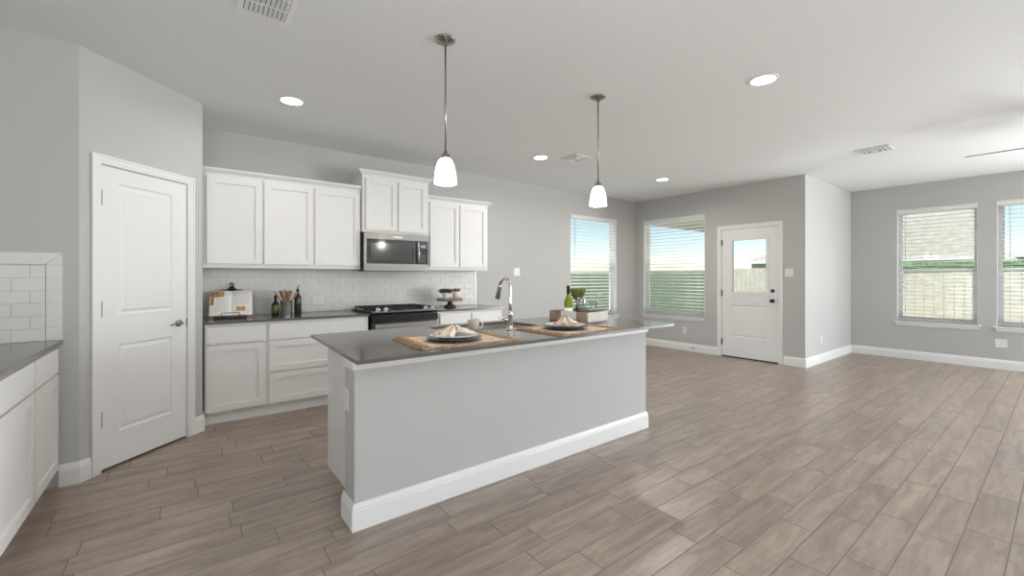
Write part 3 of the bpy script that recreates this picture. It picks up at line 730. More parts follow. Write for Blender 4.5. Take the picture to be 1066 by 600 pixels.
# ------------------------------------------------------------------ outlets and switches
def wall_plate(loc, rz, w_, h_, kind, label, cat, parent=None, name=None):
    name = name or ('light_switch' if kind == 'switch' else 'power_outlet')
    if parent is None: t = thing(name, loc, rz, label, cat)
    else:
        t = bpy.data.objects.new('outlet', None); C.objects.link(t); t.parent = parent; t.location = loc; t.rotation_euler = (0, 0, rz)
    B().box(-w_ / 2, w_ / 2, -.006, -.0004, -h_ / 2, h_ / 2, .002).build('cover_plate', 'plastic', t)
    if kind == 'switch':
        n = 2 if w_ > .09 else 1
        for i in range(n):
            x = (i - (n - 1) / 2) * .046
            b = B(); b.box(x - .0165, x + .0165, -.010, -.0062, -.033, .033, .0015); b.build('rocker', 'plastic', t)
    else:
        hor = w_ > h_
        for s_ in (-1, 1):
            b = B()
            cx_, cz_ = (s_ * .020, 0) if hor else (0, s_ * .020)
            b.box(cx_ - .014, cx_ + .014, -.0080, -.0062, cz_ - .014, cz_ + .014, .002)
            for q in (-.005, .005):
                b.box(cx_ + q - .001, cx_ + q + .001, -.0083, -.0078, cz_ - .004, cz_ + .005, m=1)
            b.build('socket', ['plastic', 'dark'], t)
    return t
wall_plate((4.015, YB, 1.365), 0, .115, .115, 'switch', 'white light switch plate on the kitchen wall right of the cabinets', 'switch')
wall_plate((XD, 2.467, 1.352), R(-90), .115, .118, 'switch', 'white light switch plate right of the half glass door', 'switch')
wall_plate((XD, 4.102, .355), R(-90), .072, .116, 'outlet', 'white power outlet below the window left of the door', 'outlet')
wall_plate((XL, .572, .362), R(-90), .112, .116, 'outlet', 'white power outlet under the windows on the living room wall', 'outlet')
wall_plate((7.593, YJ, .350), 0, .072, .116, 'outlet', 'white power outlet low on the short wall right of the door', 'outlet')
wall_plate((1.187, YB - .008, 1.020), 0, .118, .074, 'outlet', 'white horizontal power outlet in the backsplash left of the range', 'outlet')
isl = bpy.data.objects['kitchen_island']
ot = wall_plate((ix0 - 1.9, 2.318 - 2.2, .640), R(-90), .066, .118, 'outlet', '', '', parent=isl)
ot.rotation_euler = (0, 0, R(-90))
# door stop on the baseboard
b = B(); b.lathe([(0, 0), (.012, 0), (.012, .004), (.005, .008), (.004, .050), (.008, .052), (.008, .062), (0, .064)], (0, 0, 0), 16, axis='y')
o = b.build('door_stop', 'nickel'); o.location = (XD - .0152, 3.925, .062); o.rotation_euler = (0, 0, R(-90)); tag(o, 'small metal door stop sticking out of the baseboard', 'door stop')

# ------------------------------------------------------------------ ceiling fittings
def recessed(x, y, label, watts=8):
    t = thing('recessed_light', (x, y, H), 0, label, 'ceiling light', 'recessed ceiling lights')
    B().lathe([(.080, -.0005), (.098, -.0005), (.100, -.004), (.096, -.006), (.082, -.007), (.078, -.004)], seg=40, close=True).build('trim_ring', 'trim', t)
    B().lathe([(0, -.0045), (.078, -.0045), (.078, -.001), (0, -.001)], seg=36).build('lens', 'can', t)
    d = bpy.data.lights.new('recessed_lamp', 'AREA'); d.shape = 'DISK'; d.size = .15; d.energy = watts; d.color = (1, .965, .92); d.spread = R(165)
    o = bpy.data.objects.new('recessed_lamp', d); C.objects.link(o); o.parent = t; o.location = (0, 0, -.012)
recessed(.699, 3.896, 'round recessed ceiling light nearest the pantry door', 5)
recessed(3.379, 1.367, 'largest recessed ceiling light, right of both pendants')
recessed(3.428, 3.902, 'recessed ceiling light between the two pendants')
recessed(5.645, 3.680, 'farthest recessed ceiling light, near the dining corner', 14)

def pendant(x, y, zb, label):
    t = thing('pendant_light', (x, y, H), 0, label, 'pendant light', 'pendant lights over the island')
    D = H - zb
    B().lathe([(0, -.001), (.060, -.001), (.062, -.006), (.058, -.012), (.030, -.022), (.012, -.026), (.010, -.040), (0, -.042)], seg=36).build('canopy', 'nickel', t)
    B().tube([(0, 0, -.04), (0, 0, -D + .19)], .0055, 12).build('rod', 'nickel', t)
    B().lathe([(0, -D + .200), (.010, -D + .198), (.012, -D + .185), (.026, -D + .178), (.030, -D + .158), (.029, -D + .152), (0, -D + .152)], seg=28).build('socket_cap', 'nickel', t)
    B().lathe([(.028, -D + .155), (.043, -D + .140), (.055, -D + .110), (.063, -D + .070), (.068, -D + .025), (.069, -D), (.066, -D), (.065, -D + .025), (.060, -D + .070), (.052, -D + .108), (.040, -D + .136), (.026, -D + .150)], seg=40, close=True).build('glass_shade', 'shade', t)
    sb = B().lathe([(0, -D + .075), (.012, -D + .070), (.022, -D + .052), (.020, -D + .035), (0, -D + .022)], seg=20); sb.lathe([(0, -D + .15), (.012, -D + .15), (.012, -D + .072), (0, -D + .072)], seg=16); sb.build('bulb', emission('pendant_bulb', (1, .93, .82), 10) if 'bm' not in M else M['bm'], t)
    d = bpy.data.lights.new('pendant_lamp', 'POINT'); d.energy = 10; d.shadow_soft_size = .04; d.color = (1, .93, .84)
    o = bpy.data.objects.new('pendant_lamp', d); C.objects.link(o); o.parent = t; o.location = (0, 0, -D - .03)
pendant(1.264, 2.317, 1.857, 'frosted glass pendant light on the left, nearer the camera')
pendant(2.645, 2.309, 1.863, 'frosted glass pendant light on the right, farther from the camera')

# ceiling registers
t = thing('ceiling_vent', (.349, 2.55, H), 0, 'white louvred air register at the top edge of the photo', 'vent', 'ceiling air vents')
b = B(); X, Y = .128, .185; q = .028
b.box(-X, -X + q, -Y, Y, -.008, -.0005, .002); b.box(X - q, X, -Y, Y, -.008, -.0005, .002); b.box(-X + q, X - q, Y - q, Y, -.008, -.0005, .002); b.box(-X + q, X - q, -Y, -Y + q, -.008, -.0005, .002)
for yy in (-.055, .055): b.box(-X + q, X - q, yy - .006, yy + .006, -.009, -.0005, .001)
b.build('frame', 'trim', t)
B().box(-X + q, X - q, -Y + q, Y - q, -.0012, -.0004).build('duct_shade_sheet', 'dark', t)  # dark sheet under the ceiling, painting the shade of an open duct
b = B()
for y0_, y1_ in ((-Y + q, -.061), (-.049, .049), (.061, Y - q)):
    for i in range(9):
        x = -X + q + .012 + i * (2 * X - 2 * q - .024) / 8
        b.T = Matrix.Translation((x, 0, -.008)) @ Matrix.Rotation(R(35), 4, 'Y'); b.box(-.0095, .0095, y0_, y1_, -.0009, .0009)
b.T = None; b.build('louvres', 'trim', t)
def diffuser(x, y, hx, hy, label):
    t = thing('ceiling_vent', (x, y, H), 0, label, 'vent', 'ceiling air vents')
    b = B()
    for i, (k, z) in enumerate(((1.0, -.006), (.74, -.012), (.50, -.016))):
        wv = .025 if i == 0 else .012; a, c = hx * k, hy * k
        b.box(-a, -a + wv, -c, c, z - .004, z + .004, .0015); b.box(a - wv, a, -c, c, z - .004, z + .004, .0015)
        b.box(-a + wv, a - wv, c - wv, c, z - .004, z + .004, .0015); b.box(-a + wv, a - wv, -c, -c + wv, z - .004, z + .004, .0015)
    b.box(-hx * .2, hx * .2, -hy * .2, hy * .2, -.020, -.014, .001)
    b.box(-.006, .006, -hy + .02, hy - .02, -.014, -.002); b.box(-hx + .02, hx - .02, -.006, .006, -.014, -.002); b.build('frame', 'trim', t)
    B().box(-hx + .02, hx - .02, -hy + .02, hy - .02, -.0015, -.0004).build('duct_shade_sheet', mat('shaded_duct', (.30, .30, .30), .8) if 'duct' not in M else M['duct'], t)  # flat grey sheet in place of the shade inside the duct
diffuser(3.785, 3.66, .135, .145, 'square ceiling air diffuser between the pendants')
diffuser(6.24, 1.35, .135, .155, 'ceiling air vent on the right, near the fan blade')

# ceiling fan (only one blade tip reaches into the photo)
t = thing('ceiling_fan', (6.085, -.045, H), 0, 'dark bladed ceiling fan, one blade tip showing at the right edge', 'ceiling fan')
B().lathe([(0, -.001), (.070, -.001), (.070, -.02), (.045, -.05), (.015, -.06), (0, -.06)], seg=32).build('canopy', 'nickel', t)
B().tube([(0, 0, -.05), (0, 0, -.19)], .012, 14).build('downrod', 'nickel', t)
B().lathe([(0, -.17), (.05, -.175), (.10, -.20), (.12, -.24), (.12, -.29), (.10, -.32), (.06, -.33), (0, -.33)], seg=40).build('motor_housing', 'nickel', t)
B().lathe([(.06, -.331), (.095, -.331), (.100, -.35), (.085, -.39), (.05, -.415), (0, -.425)], seg=36).build('light_bowl', mat('fan_frosted_bowl', (.85, .84, .81), .4), t)
M['fanblade'] = mat('dark_walnut_blade', (.045, .035, .03), .4, var=.3, vscale=12)
bl = None
for k in range(5):
    a = R(90 + 72 * k)
    if bl is None:
        b = B(); b.T = Matrix.Rotation(R(-11), 4, 'X')
        b.prism([(.20, -.045), (.30, -.062), (.60, -.066), (.655, -.055), (.668, -.02), (.668, .02), (.655, .055), (.60, .066), (.30, .062), (.20, .045)], 'z', -.004, .004, bev=.001); b.T = None
        bl = b.build('fan_blade', 'fanblade', t); o = bl
        b = B(); b.box(.10, .26, -.022, .022, -.010, -.004, .002); br = b.build('blade_bracket', 'nickel', o); oo = o
    else:
        o = bl.copy(); C.objects.link(o); o.parent = t; c2 = br.copy(); C.objects.link(c2); c2.parent = o
    o.location = (0, 0, -.275); o.rotation_euler = (0, 0, a)

# ------------------------------------------------------------------ island table settings
M['jute'] = mat('woven_jute', (.40, .27, .165), .95, bump=1.0, bscale=300, var=.5, vscale=70)
M['jutel'] = mat('pale_woven_centre', (.60, .50, .38), .95, bump=1.0, bscale=300, var=.38, vscale=75)
M['plate'] = mat('dark_stoneware', (.10, .105, .11), .25)
M['platew'] = mat('pale_grey_stoneware', (.62, .63, .63), .22)
M['napkin'] = mat('cream_linen', (.70, .61, .50), .95, bump=.5, bscale=500)
M['napblush'] = mat('blush_stripe_linen', (.62, .44, .34), .95, bump=.5, bscale=500)
M['ring'] = mat('brown_wood_ring', (.10, .06, .035), .5)
def placemat(name, cx_, cy_, rz, label):
    """woven rectangle with braided ends and fringe"""
    t = thing(name, (cx_, cy_, CT), rz, label, 'placemat', 'woven placemats on the island')
    L, W = .305, .235
    bm = bmesh.new(); nx, ny = 60, 44; vs = []
    rnd = random.Random(4)
    for j in range(ny + 1):
        for i in range(nx + 1):
            x = -L + 2 * L * i / nx; y = -W + 2 * W * j / ny
            vs.append(bm.verts.new((x + rnd.uniform(-.0012, .0012), y + (rnd.uniform(-.003, .003) if j in (0, ny) else 0), .0035 + .0012 * ((i + j) % 2))))
    for j in range(ny):
        for i in range(nx): bm.faces.new((vs[j * (nx + 1) + i], vs[j * (nx + 1) + i + 1], vs[(j + 1) * (nx + 1) + i + 1], vs[(j + 1) * (nx + 1) + i]))
    g = bmesh.ops.extrude_face_region(bm, geom=bm.faces[:]); 
    for v in [e_ for e_ in g['geom'] if isinstance(e_, bmesh.types.BMVert)]: v.co.z = .0006
    bmesh.ops.recalc_face_normals(bm, faces=bm.faces[:])
    b = B(); b._merge(bm, 0); b.build('woven_mat', 'jutel', t)
    for s_ in (-1, 1):                                   # braided bands along both ends
        b = B()
        for k in range(2):
            for ph in (0, math.pi):
                pts = []
                for i in range(80):
                    y = -W + 2 * W * i / 79; a = i * .62 + ph
                    pts.append((s_ * (L - .014 - k * .024) + .007 * math.sin(a), y, .0085 + .0025 * math.cos(a)))
                b.tube(pts, .0050, 6)
        b.build('braided_border', 'jute', t)
    b = B()
    for s_ in (-1, 1):
        for i in range(46):
            y = -W + .004 + (2 * W - .008) * i / 45; l = rnd.uniform(.018, .034)
            b.tube([(s_ * L, y, .005), (s_ * (L + l * .5), y + rnd.uniform(-.004, .004), .006), (s_ * (L + l), y + rnd.uniform(-.008, .008), .0022)], [.0024, .0022, .0012], 5)
        pts = []
        for i in range(100):
            x = -L + 2 * L * i / 99; pts.append((x, s_ * (W - .004), .006 + .002 * math.sin(i * 1.3)))
        b.tube(pts, .0040, 6)
    b.build('fringe', 'jute', t)
    return t
def dinner_plate(name, x, y, z, r, m, label, cat, group):
    b = B().lathe([(0, .0), (r * .62, 0), (r * .66, .003), (r * .90, .013), (r, .017), (r * 1.0, .0195), (r * .97, .0195), (r * .70, .0085), (r * .64, .0065), (0, .0065)], seg=64)
    o = b.build(name, m); o.location = (x, y, z); return tag(o, label, cat, group)
def napkin(x, y, z, rz, label, ringed=True):
    """bow-tie napkin: pleated cloth pinched in a ring"""
    t = thing('napkin', (x, y, z), rz, label, 'napkin', 'folded napkins on the plates')
    bm = bmesh.new(); nu, nv = 40, 36; grid = []
    for i in range(nu + 1):
        u = -1 + 2 * i / nu; row = []
        wd = .016 + .080 * abs(u) ** .8
        for j in range(nv + 1):
            v = -1 + 2 * j / nv
            fold = math.cos(v * 9.5 + (.6 if u > 0 else 0)) * (.010 + .006 * abs(u))
            zz = .016 + .038 * math.exp(-(u * 1.7) ** 2) * (1 - .45 * v * v) + fold * (.6 + .4 * math.exp(-(u * 2) ** 2)) - .012 * abs(u) * abs(v)
            row.append(bm.verts.new((.115 * u * (1 - .18 * v * v * abs(u)), wd * v, max(.0045 + .001 * abs(v), zz))))
        grid.append(row)
    for i in range(nu):
        for j in range(nv):
            f = bm.faces.new((grid[i][j], grid[i + 1][j], grid[i + 1][j + 1], grid[i][j + 1])); f.smooth = True
            f.material_index = 0
    b = B(); me = bpy.data.meshes.new('x')
    for f in bm.faces:
        jj = (f.calc_center_median().y)
    bm.to_mesh(me); bm.free()
    me.materials.append(M['napkin']); me.materials.append(M['napblush'])
    for p in me.polygons:
        c_ = p.center; u = abs(c_.x) / .115
        wd = .016 + .080 * u ** .8
        if abs(abs(c_.y) / wd - .55) < .14: p.material_index = 1
    o = bpy.data.objects.new('folded_cloth', me); C.objects.link(o); o.parent = t
    md = o.modifiers.new('Solidify', 'SOLIDIFY'); md.thickness = .0018; md.offset = 1
    if ringed:
        b = B(); pts = [(0, .021 * math.cos(R(a)), .040 + .024 * math.sin(R(a))) for a in range(0, 361, 15)]
        b.tube(pts, .0038, 8); b.build('napkin_ring', 'ring', t)
    return t
placemat('placemat', 1.330, 2.300, R(-5), 'fringed woven placemat on the left half of the island, under the mug side setting')
placemat('placemat', 2.258, 2.262, R(2), 'fringed woven placemat on the right half of the island, in front of the wine bottle')
for (x, y, tg, ng) in ((1.295, 2.27, 'left place setting, in front of the mug', 'left'), (2.235, 2.27, 'right place setting, in front of the wine crate', 'right')):
    dinner_plate('dinner_plate', x, y, CT + .0105, .168, 'plate', 'large dark plate under the ' + tg, 'plate', 'dark dinner plates')
    dinner_plate('salad_plate', x, y, CT + .0215, .145, 'platew', 'smaller pale plate stacked at the ' + tg, 'plate', 'pale salad plates')
    napkin(x, y, CT + .0345, R(15 if ng == 'left' else 40), 'ringed cream napkin at the ' + tg)
# mug
M['mug'] = mat('beige_stoneware', (.50, .43, .37), .5)
t = thing('mug', (1.625, 2.690 - .12, CT), R(-20), 'beige mug standing behind the left plate by the faucet', 'mug')
B().lathe([(0, 0), (.036, 0), (.040, .004), (.041, .085), (.0395, .087), (.038, .085), (.037, .010), (0, .008)], seg=36).build('cup', 'mug', t)
B().tube([(.039, 0, .072), (.058, 0, .073), (.068, 0, .058), (.066, 0, .036), (.054, 0, .022), (.039, 0, .022)], .0048, 10).build('handle', 'plastic', t)

# crate with bottle, vase and glasses
M['whitewash'] = mat('whitewashed_wood', (.62, .58, .54), .7, var=.12, vscale=25)
M['crate'] = mat('weathered_crate_wood', (.34, .265, .195), .8, bump=.6, bscale=60, var=.3, vscale=18)
M['crated'] = mat('crate_interior_wood', (.17, .125, .09), .8, var=.3, vscale=18)
CX, CY, CR = 2.745, 2.620, R(8)
t = thing('serving_crate', (CX, CY, CT), CR, 'low wooden crate with whitewashed side holding the bottle and glasses', 'crate')
cw, cd, chh = .150, .205, .092
B().box(-cw, cw, -cd, cd, .004, .014).build('crate_base', 'crated', t)
B().box(-cw, -cw + .012, -cd + .0125, cd - .0125, .002, chh, .0015).build('end_panel', 'crate', t)
B().box(cw - .012, cw, -cd + .0125, cd - .0125, .002, chh, .0015).build('end_panel', 'crate', t)
B().box(-cw, cw, -cd, -cd + .012, .001, chh, .0015).build('side_panel', 'whitewash', t)
B().box(-cw, cw, cd - .012, cd, .001, chh, .0015).build('side_panel', 'crate', t)
b = B().box(-cw - .0035, -cw - .0003, -.085, .075, .030, chh + .004, .001); b.build('paper_label', 'plastic', t)
def cr(dx, dy): 
    c_, s_ = math.cos(CR), math.sin(CR); return (CX + dx * c_ - dy * s_, CY + dx * s_ + dy * c_, CT + .0145)
M['winegreen'] = mat('green_bottle_glass', (.33, .42, .045), .06, trans=.55, ior=1.3)
M['foil'] = mat('dark_foil', (.03, .035, .03), .35, .3)
t = thing('wine_bottle', cr(-.075, .055), 0, 'green wine bottle with dark foil neck standing in the crate', 'bottle')
B().lathe([(0, .001), (.034, .001), (.037, .006), (.0375, .14), (.034, .165), (.022, .195), (.0145, .215), (.0135, .235), (0, .236)], seg=36).build('bottle_glass', 'winegreen', t)
B().lathe([(0, .2365), (.0148, .236), (.0142, .225), (.0152, .226), (.0150, .288), (.0155, .289), (.0155, .297), (0, .299)], seg=28).build('foil_neck', 'foil', t)
B().lathe([(.0378, .030), (.0382, .030), (.0382, .105), (.0378, .105)], seg=36, close=True).build('paper_label', 'plastic', t)
# glasses
def stem_glass(pos, kind, label):
    t = thing('wine_glass' if kind == 'w' else 'champagne_flute', pos, 0, label, 'glass')
    if kind == 'w':
        B().lathe([(.036, .190), (.041, .165), (.040, .140), (.030, .112), (.014, .098), (.0045, .092), (.0045, .012), (.012, .006), (.034, .002), (.034, .0), (0, 0)], seg=32).build('goblet', 'wineglass', t)
    else:
        B().lathe([(.046, .165), (.034, .130), (.016, .108), (.0045, .098), (.0045, .012), (.012, .006), (.034, .002), (.034, .0), (0, 0)], seg=32).build('goblet', 'wineglass', t)
    B().lathe([((.0362 if kind == 'w' else .0462), (.1885 if kind == 'w' else .1635)), ((.0372 if kind == 'w' else .0472), (.190 if kind == 'w' else .165)), ((.0362 if kind == 'w' else .0462), (.1915 if kind == 'w' else .1665)), ((.0352 if kind == 'w' else .0452), (.190 if kind == 'w' else .165))], seg=32, close=True).build('rim', 'chrome', t)
    return t
stem_glass(cr(-.045, -.060), 'w', 'tall clear wine glass just right of the green bottle')
stem_glass(cr(.075, -.105), 'f', 'low wide clear glass at the right side of the crate')
# vase with green stems
M['vase'] = mat('dark_brown_ceramic', (.035, .022, .018), .3)
M['grass'] = mat('olive_bristle_stems', (.13, .14, .035), .8, var=.4, vscale=60)
t = thing('stem_vase', cr(.070, .060), 0, 'dark vase with a fan of short olive grass behind the glasses', 'vase')
B().lathe([(0, 0), (.030, 0), (.036, .02), (.034, .06), (.020, .095), (.016, .115), (.019, .125), (.015, .125), (.012, .115), (0, .09)], seg=28).build('vase_body', 'vase', t)
rnd = random.Random(9)
for k in range(2):
    b = B(); sx_ = (k * 2 - 1)
    for i in range(150):
        u_ = rnd.uniform(-1, 1); v_ = rnd.uniform(-1, 1) * math.sqrt(1 - u_ * u_)
        tx = sx_ * .046 + .044 * u_; ty = .042 * v_; zt = .268 - .012 * abs(u_) ** 2 + rnd.uniform(-.006, .005)
        b.tube([(sx_ * .005 + u_ * .005, v_ * .005, .112), (sx_ * .012 + u_ * .009, v_ * .010, .160), (tx * .72, ty * .72, .205), (tx, ty, zt)], [.0012, .0014, .0024, .0022], 5)
    tag(b.build('grass_stems', 'grass', t), kind='stuff')

# ------------------------------------------------------------------ back counter left: cookbook stand, canister, bottles
M['paper'] = mat('book_paper', (.80, .79, .76), .7)
M['photo1'] = mat('printed_food_photo', (.50, .27, .11), .5, var=.8, vscale=45)
M['print'] = mat('printed_text', (.52, .51, .50), .8)
bx, by = .345, 4.800
t = thing('cookbook_stand', (bx, by, CT), R(-6), 'black cookbook stand with a scrolled top, holding the open book', 'book stand')
b = B()
tl = Matrix.Translation((0, .045, .012)) @ Matrix.Rotation(R(-36), 4, 'X')
b.T = tl
b.box(-.105, .105, .0, .010, .03, .275, .003)
pts = [(-.125, .27), (-.122, .290), (-.085, .312), (-.045, .314), (-.026, .330), (-.016, .352), (.016, .352), (.026, .330), (.045, .314), (.085, .312), (.122, .290), (.125, .27)]
b.prism(pts, 'y', 0.0, .010, bev=.001)
b.T = None; b.build('back_board', 'blackm', t)
b = B(); b.T = tl
sc = []
for i in range(26):
    a = R(-90 + i * 14); r_ = .023 - .0006 * i; sc.append((-.004 + r_ * math.cos(a) * .9, .005, .378 + r_ * math.sin(a)))
b.tube([(0, .005, .345)] + sc, .0062, 10); b.T = None; b.build('scroll_top', 'blackm', t)
b = B(); b.box(-.13, .13, -.085, .010, .0, .010, .002); b.box(-.13, .13, -.090, -.082, .0, .022, .002)
for sx in (-.07, .07): b.tube([(sx, -.086, .010), (sx, -.088, .055), (sx * .5, -.088, .058)], .0028, 8)
b.tube([(-.07, -.088, .056), (.07, -.088, .056)], .0028, 8)
b.tube([(0, .150, .17), (0, .215, .004)], .005, 8); b.build('ledge', 'blackm', t)
t = thing('cookbook', (bx, by, CT), R(-6), 'open cookbook with food photographs leaning on the black stand', 'book')
tb = Matrix.Translation((0, .027, .010)) @ Matrix.Rotation(R(-36), 4, 'X')
for s_, nm in ((-1, 'left_pages'), (1, 'right_pages')):
    bm = bmesh.new(); n = 12; top, bot = [], []
    prof = [(s_ * .172 * i / n, -.013 * math.sin(math.pi * min(1, (i / n) * 1.0)) ** .8 - .010 * (1 - i / n) ** 4 * 0 - .002) for i in range(n + 1)]
    outline = prof + [(s_ * .172, -.001 + .008), (0, .008)]
    if s_ < 0: outline = outline[::-1]
    b = B(); b.T = tb; b.prism([(p[0], p[1]) for p in outline], 'z', .012, .292)
    b.build(nm, 'paper', t)
b = B(); b.T = tb; b.box(-.176, .176, .0085, .0110, .008, .298, .001); b.build('cover', 'photo1', t)
def page_print(nm, m, rects):
    b = B(); b.T = tb
    for x0, x1, z0, z1 in rects:
        n = 4
        for i in range(n):
            xa = x0 + (x1 - x0) * i / n; xb = x0 + (x1 - x0) * (i + 1) / n
            f = lambda x: -.013 * math.sin(math.pi * abs(x) / .172) ** .8 - .0026
            bm = bmesh.new(); bm.faces.new([bm.verts.new(p) for p in ((xa, f(xa), z0), (xb, f(xb), z0), (xb, f(xb), z1), (xa, f(xa), z1))]); b._merge(bm, 0)
    b.build(nm, m, t)
page_print('food_photograph', 'photo1', [(-.168, -.060, .215, .286), (-.168, -.140, .130, .215)])
page_print('food_photograph', 'photo1', [(.040, .115, .055, .105)])
page_print('printed_text', 'print', [(-.125, -.020, .195 - .014 * i, .199 - .014 * i) for i in range(11)] + [(.015, .150, .268 - .014 * i, .272 - .014 * i) for i in range(11)] + [(.118, .155, .08 - .01 * i, .083 - .01 * i) for i in range(4)])
# pink fluted object on the wall side of the book
t = thing('utensil_canister', (.826, 4.870, CT), 0, 'polished steel canister full of wooden kitchen tools', 'canister')
B().lathe([(0, 0), (.054, 0), (.055, .003), (.055, .150), (.056, .152), (.054, .152), (.052, .150), (.052, .006), (0, .006)], seg=40).build('canister', 'chrome', t)
M['woodlt'] = mat('pale_beech', (.48, .33, .22), .6, var=.15, vscale=20)
M['woodpk'] = mat('reddish_wood', (.30, .155, .11), .6, var=.2, vscale=20)
def utensil(name, tip, kind, label, m):
    base = Vector((.826, 4.870, CT + .010)); off = Vector((tip[0], tip[1], 0)) * -.25
    p0 = base + off; p1 = Vector((.826 + tip[0], 4.870 + tip[1], CT + tip[2])); d = (p1 - p0); L_ = d.length
    q = d.to_track_quat('Z', 'Y').to_matrix().to_4x4()
    t = B(); b = t; b.T = Matrix.Translation(p0 - Vector((0, 0, 0))) @ q
    b.tube([(0, 0, 0), (0, 0, L_ * .62)], [.0055, .0065], 10)
    if kind == 'spoon': pr = [(.007, .62), (.018, .70), (.028, .80), (.031, .88), (.027, .95), (.015, .99), (0, 1.0)]
    elif kind == 'spatula': pr = [(.007, .60), (.020, .66), (.040, .76), (.045, .98), (.040, 1.0), (0, 1.0)]
    else: pr = [(.007, .58), (.022, .66), (.040, .78), (.046, .90), (.040, .985), (.020, 1.0), (0, 1.0)]
    out = [(x, z * L_) for x, z in pr] + [(-x, z * L_) for x, z in reversed(pr[:-1])]
    # turn the flat face towards the room
    b.T = Matrix.Translation(p0) @ q @ Matrix.Rotation(R(0), 4, 'Z')
    b.prism(out, 'y', -.004, .004, bev=.0015)
    b.T = None
    return tag(b.build(name, m, offset=tuple(p0)), label, 'utensil', 'wooden tools in the steel canister')
utensil('wooden_spatula', (-.110, .0, .245), 'spatula', 'pale wooden spatula leaning farthest left in the steel canister', 'woodlt')
utensil('wooden_paddle', (-.055, -.012, .250), 'paddle', 'pale rounded wooden paddle second from left in the steel canister', 'woodlt')
utensil('wooden_spoon', (-.015, .020, .262), 'spoon', 'pale wooden spoon upright at the back of the steel canister', 'woodlt')
utensil('wooden_ladle', (.035, -.02, .250), 'paddle', 'reddish wooden paddle in the middle of the steel canister', 'woodpk')
utensil('wooden_ladle', (.000, .028, .235), 'paddle', 'reddish wooden paddle half hidden behind its neighbour in the canister', 'woodpk')
utensil('wooden_spoon', (.100, .005, .235), 'spoon', 'pale wooden spoon leaning farthest right in the steel canister', 'woodlt')
M['oil'] = mat('dark_olive_glass', (.022, .028, .010), .10)
M['herb'] = mat('green_herb_label', (.10, .14, .03), .5, var=.6, vscale=60)
t = thing('oil_bottle', (.935, 4.890, CT), 0, 'tall dark olive oil bottle with a pourer, right of the canister', 'bottle')
B().lathe([(0, 0), (.033, 0), (.035, .004), (.035, .165), (.030, .188), (.016, .208), (.013, .225), (.013, .245), (0, .246)], seg=32).build('bottle_glass', 'oil', t)
B().lathe([(0, .246), (.015, .246), (.015, .256), (.010, .262), (0, .263)], seg=20).tube([(0, 0, .258), (0, 0, .280), (.006, -.002, .292), (.018, -.006, .300)], [.006, .005, .0045, .0038], 10).build('pourer', 'blackm', t)
t = thing('herb_bottle', (.731, 4.900, CT), 0, 'short green labelled bottle with a dark neck, left of the canister', 'bottle')
B().lathe([(0, 0), (.034, 0), (.036, .004), (.036, .105), (.030, .122), (.014, .138), (0, .139)], seg=32).build('bottle_glass', 'oil', t)
B().lathe([(.0362, .022), (.0368, .022), (.0368, .100), (.0362, .100)], seg=32, close=True).build('herb_label', 'herb', t)
B().lathe([(0, .1392), (.0142, .139), (.013, .155), (.013, .188), (.014, .190), (.014, .204), (0, .206)], seg=20).build('neck_cap', 'blackm', t)

# ------------------------------------------------------------------ back counter right: cake stand
M['walnut'] = mat('dark_walnut', (.09, .055, .038), .5, var=.3, vscale=20)
M['acacia'] = mat('acacia_wood', (.30, .20, .135), .5, var=.35, vscale=14)
ck = (2.700, 4.830, CT)
t = thing('cake_stand', ck, 0, 'dark wooden cake stand on the counter right of the range', 'cake stand')
B().lathe([(0, 0), (.078, 0), (.080, .006), (.074, .020), (.050, .030), (.030, .045), (.032, .070), (.055, .082), (0, .083)], seg=36).build('pedestal', 'walnut', t)
B().lathe([(0, .0835), (.160, .0835), (.166, .090), (.168, .108), (.165, .114), (.155, .112), (0, .111)], seg=48).build('stand_top', 'acacia', t)
z = ck[2] + .1125
M['pot'] = mat('white_glazed_pot', (.78, .75, .71), .4, var=.08, vscale=30)
t = thing('succulent_pot', (2.628, 4.800, z), 0, 'dark green succulent in a small white pot on the cake stand', 'potted plant')
B().lathe([(0, 0), (.038, 0), (.042, .004), (.054, .080), (.052, .082), (.049, .078), (.044, .065), (0, .065)], seg=36).build('pot', 'pot', t)
M['succ'] = mat('dark_succulent_leaf', (.035, .065, .035), .5, var=.5, vscale=30)
b = B(); rnd = random.Random(5)
for i in range(46):
    a = i * 2.39996; f = i / 46; el = R(80 - 62 * f); l = .045 + .045 * f; r0 = .004 + .028 * f
    d = Vector((math.cos(a) * math.cos(el), math.sin(a) * math.cos(el), math.sin(el)))
    o0 = Vector((math.cos(a) * r0, math.sin(a) * r0, .068)); sd = d.cross(Vector((0, 0, 1))).normalized()
    pts = [o0, o0 + d * l * .35, o0 + d * l * .7 + Vector((0, 0, .004)), o0 + d * l + Vector((0, 0, .010))]
    b.tube(pts, [.004, .0105, .0085, .001], 7)
b.build('succulent', 'succ', t)
t = thing('canister_jar', (2.782, 4.800, z), 0, 'white ceramic jar with a striped wooden lid on the cake stand', 'jar')
B().lathe([(0, 0), (.040, 0), (.047, .006), (.049, .030), (.049, .085), (.046, .088), (0, .088)], seg=36).build('jar_body', 'pot', t)
B().lathe([(0, .0885), (.045, .0885), (.047, .094), (.047, .104), (.044, .106), (.047, .109), (.047, .124), (.044, .127), (0, .127)], seg=36).build('jar_lid', mat('dusky_rose_lid', (.20, .115, .10), .5), t)
b = B().tube([(-.030, -.052, .02), (.0, -.058, .0), (.02, -.085, .012)], .006, 8)
t = thing('wooden_beads', (2.715, 4.715, z), 0, 'small wooden bead string lying at the front of the cake stand', 'beads')
b = B()
for i in range(9):
    a = i * .75; b.lathe([(0, -.009), (.0075, -.005), (.009, 0), (.0075, .005), (0, .009)], (-.060 + i * .015, .012 * math.sin(a), .0095), 12)
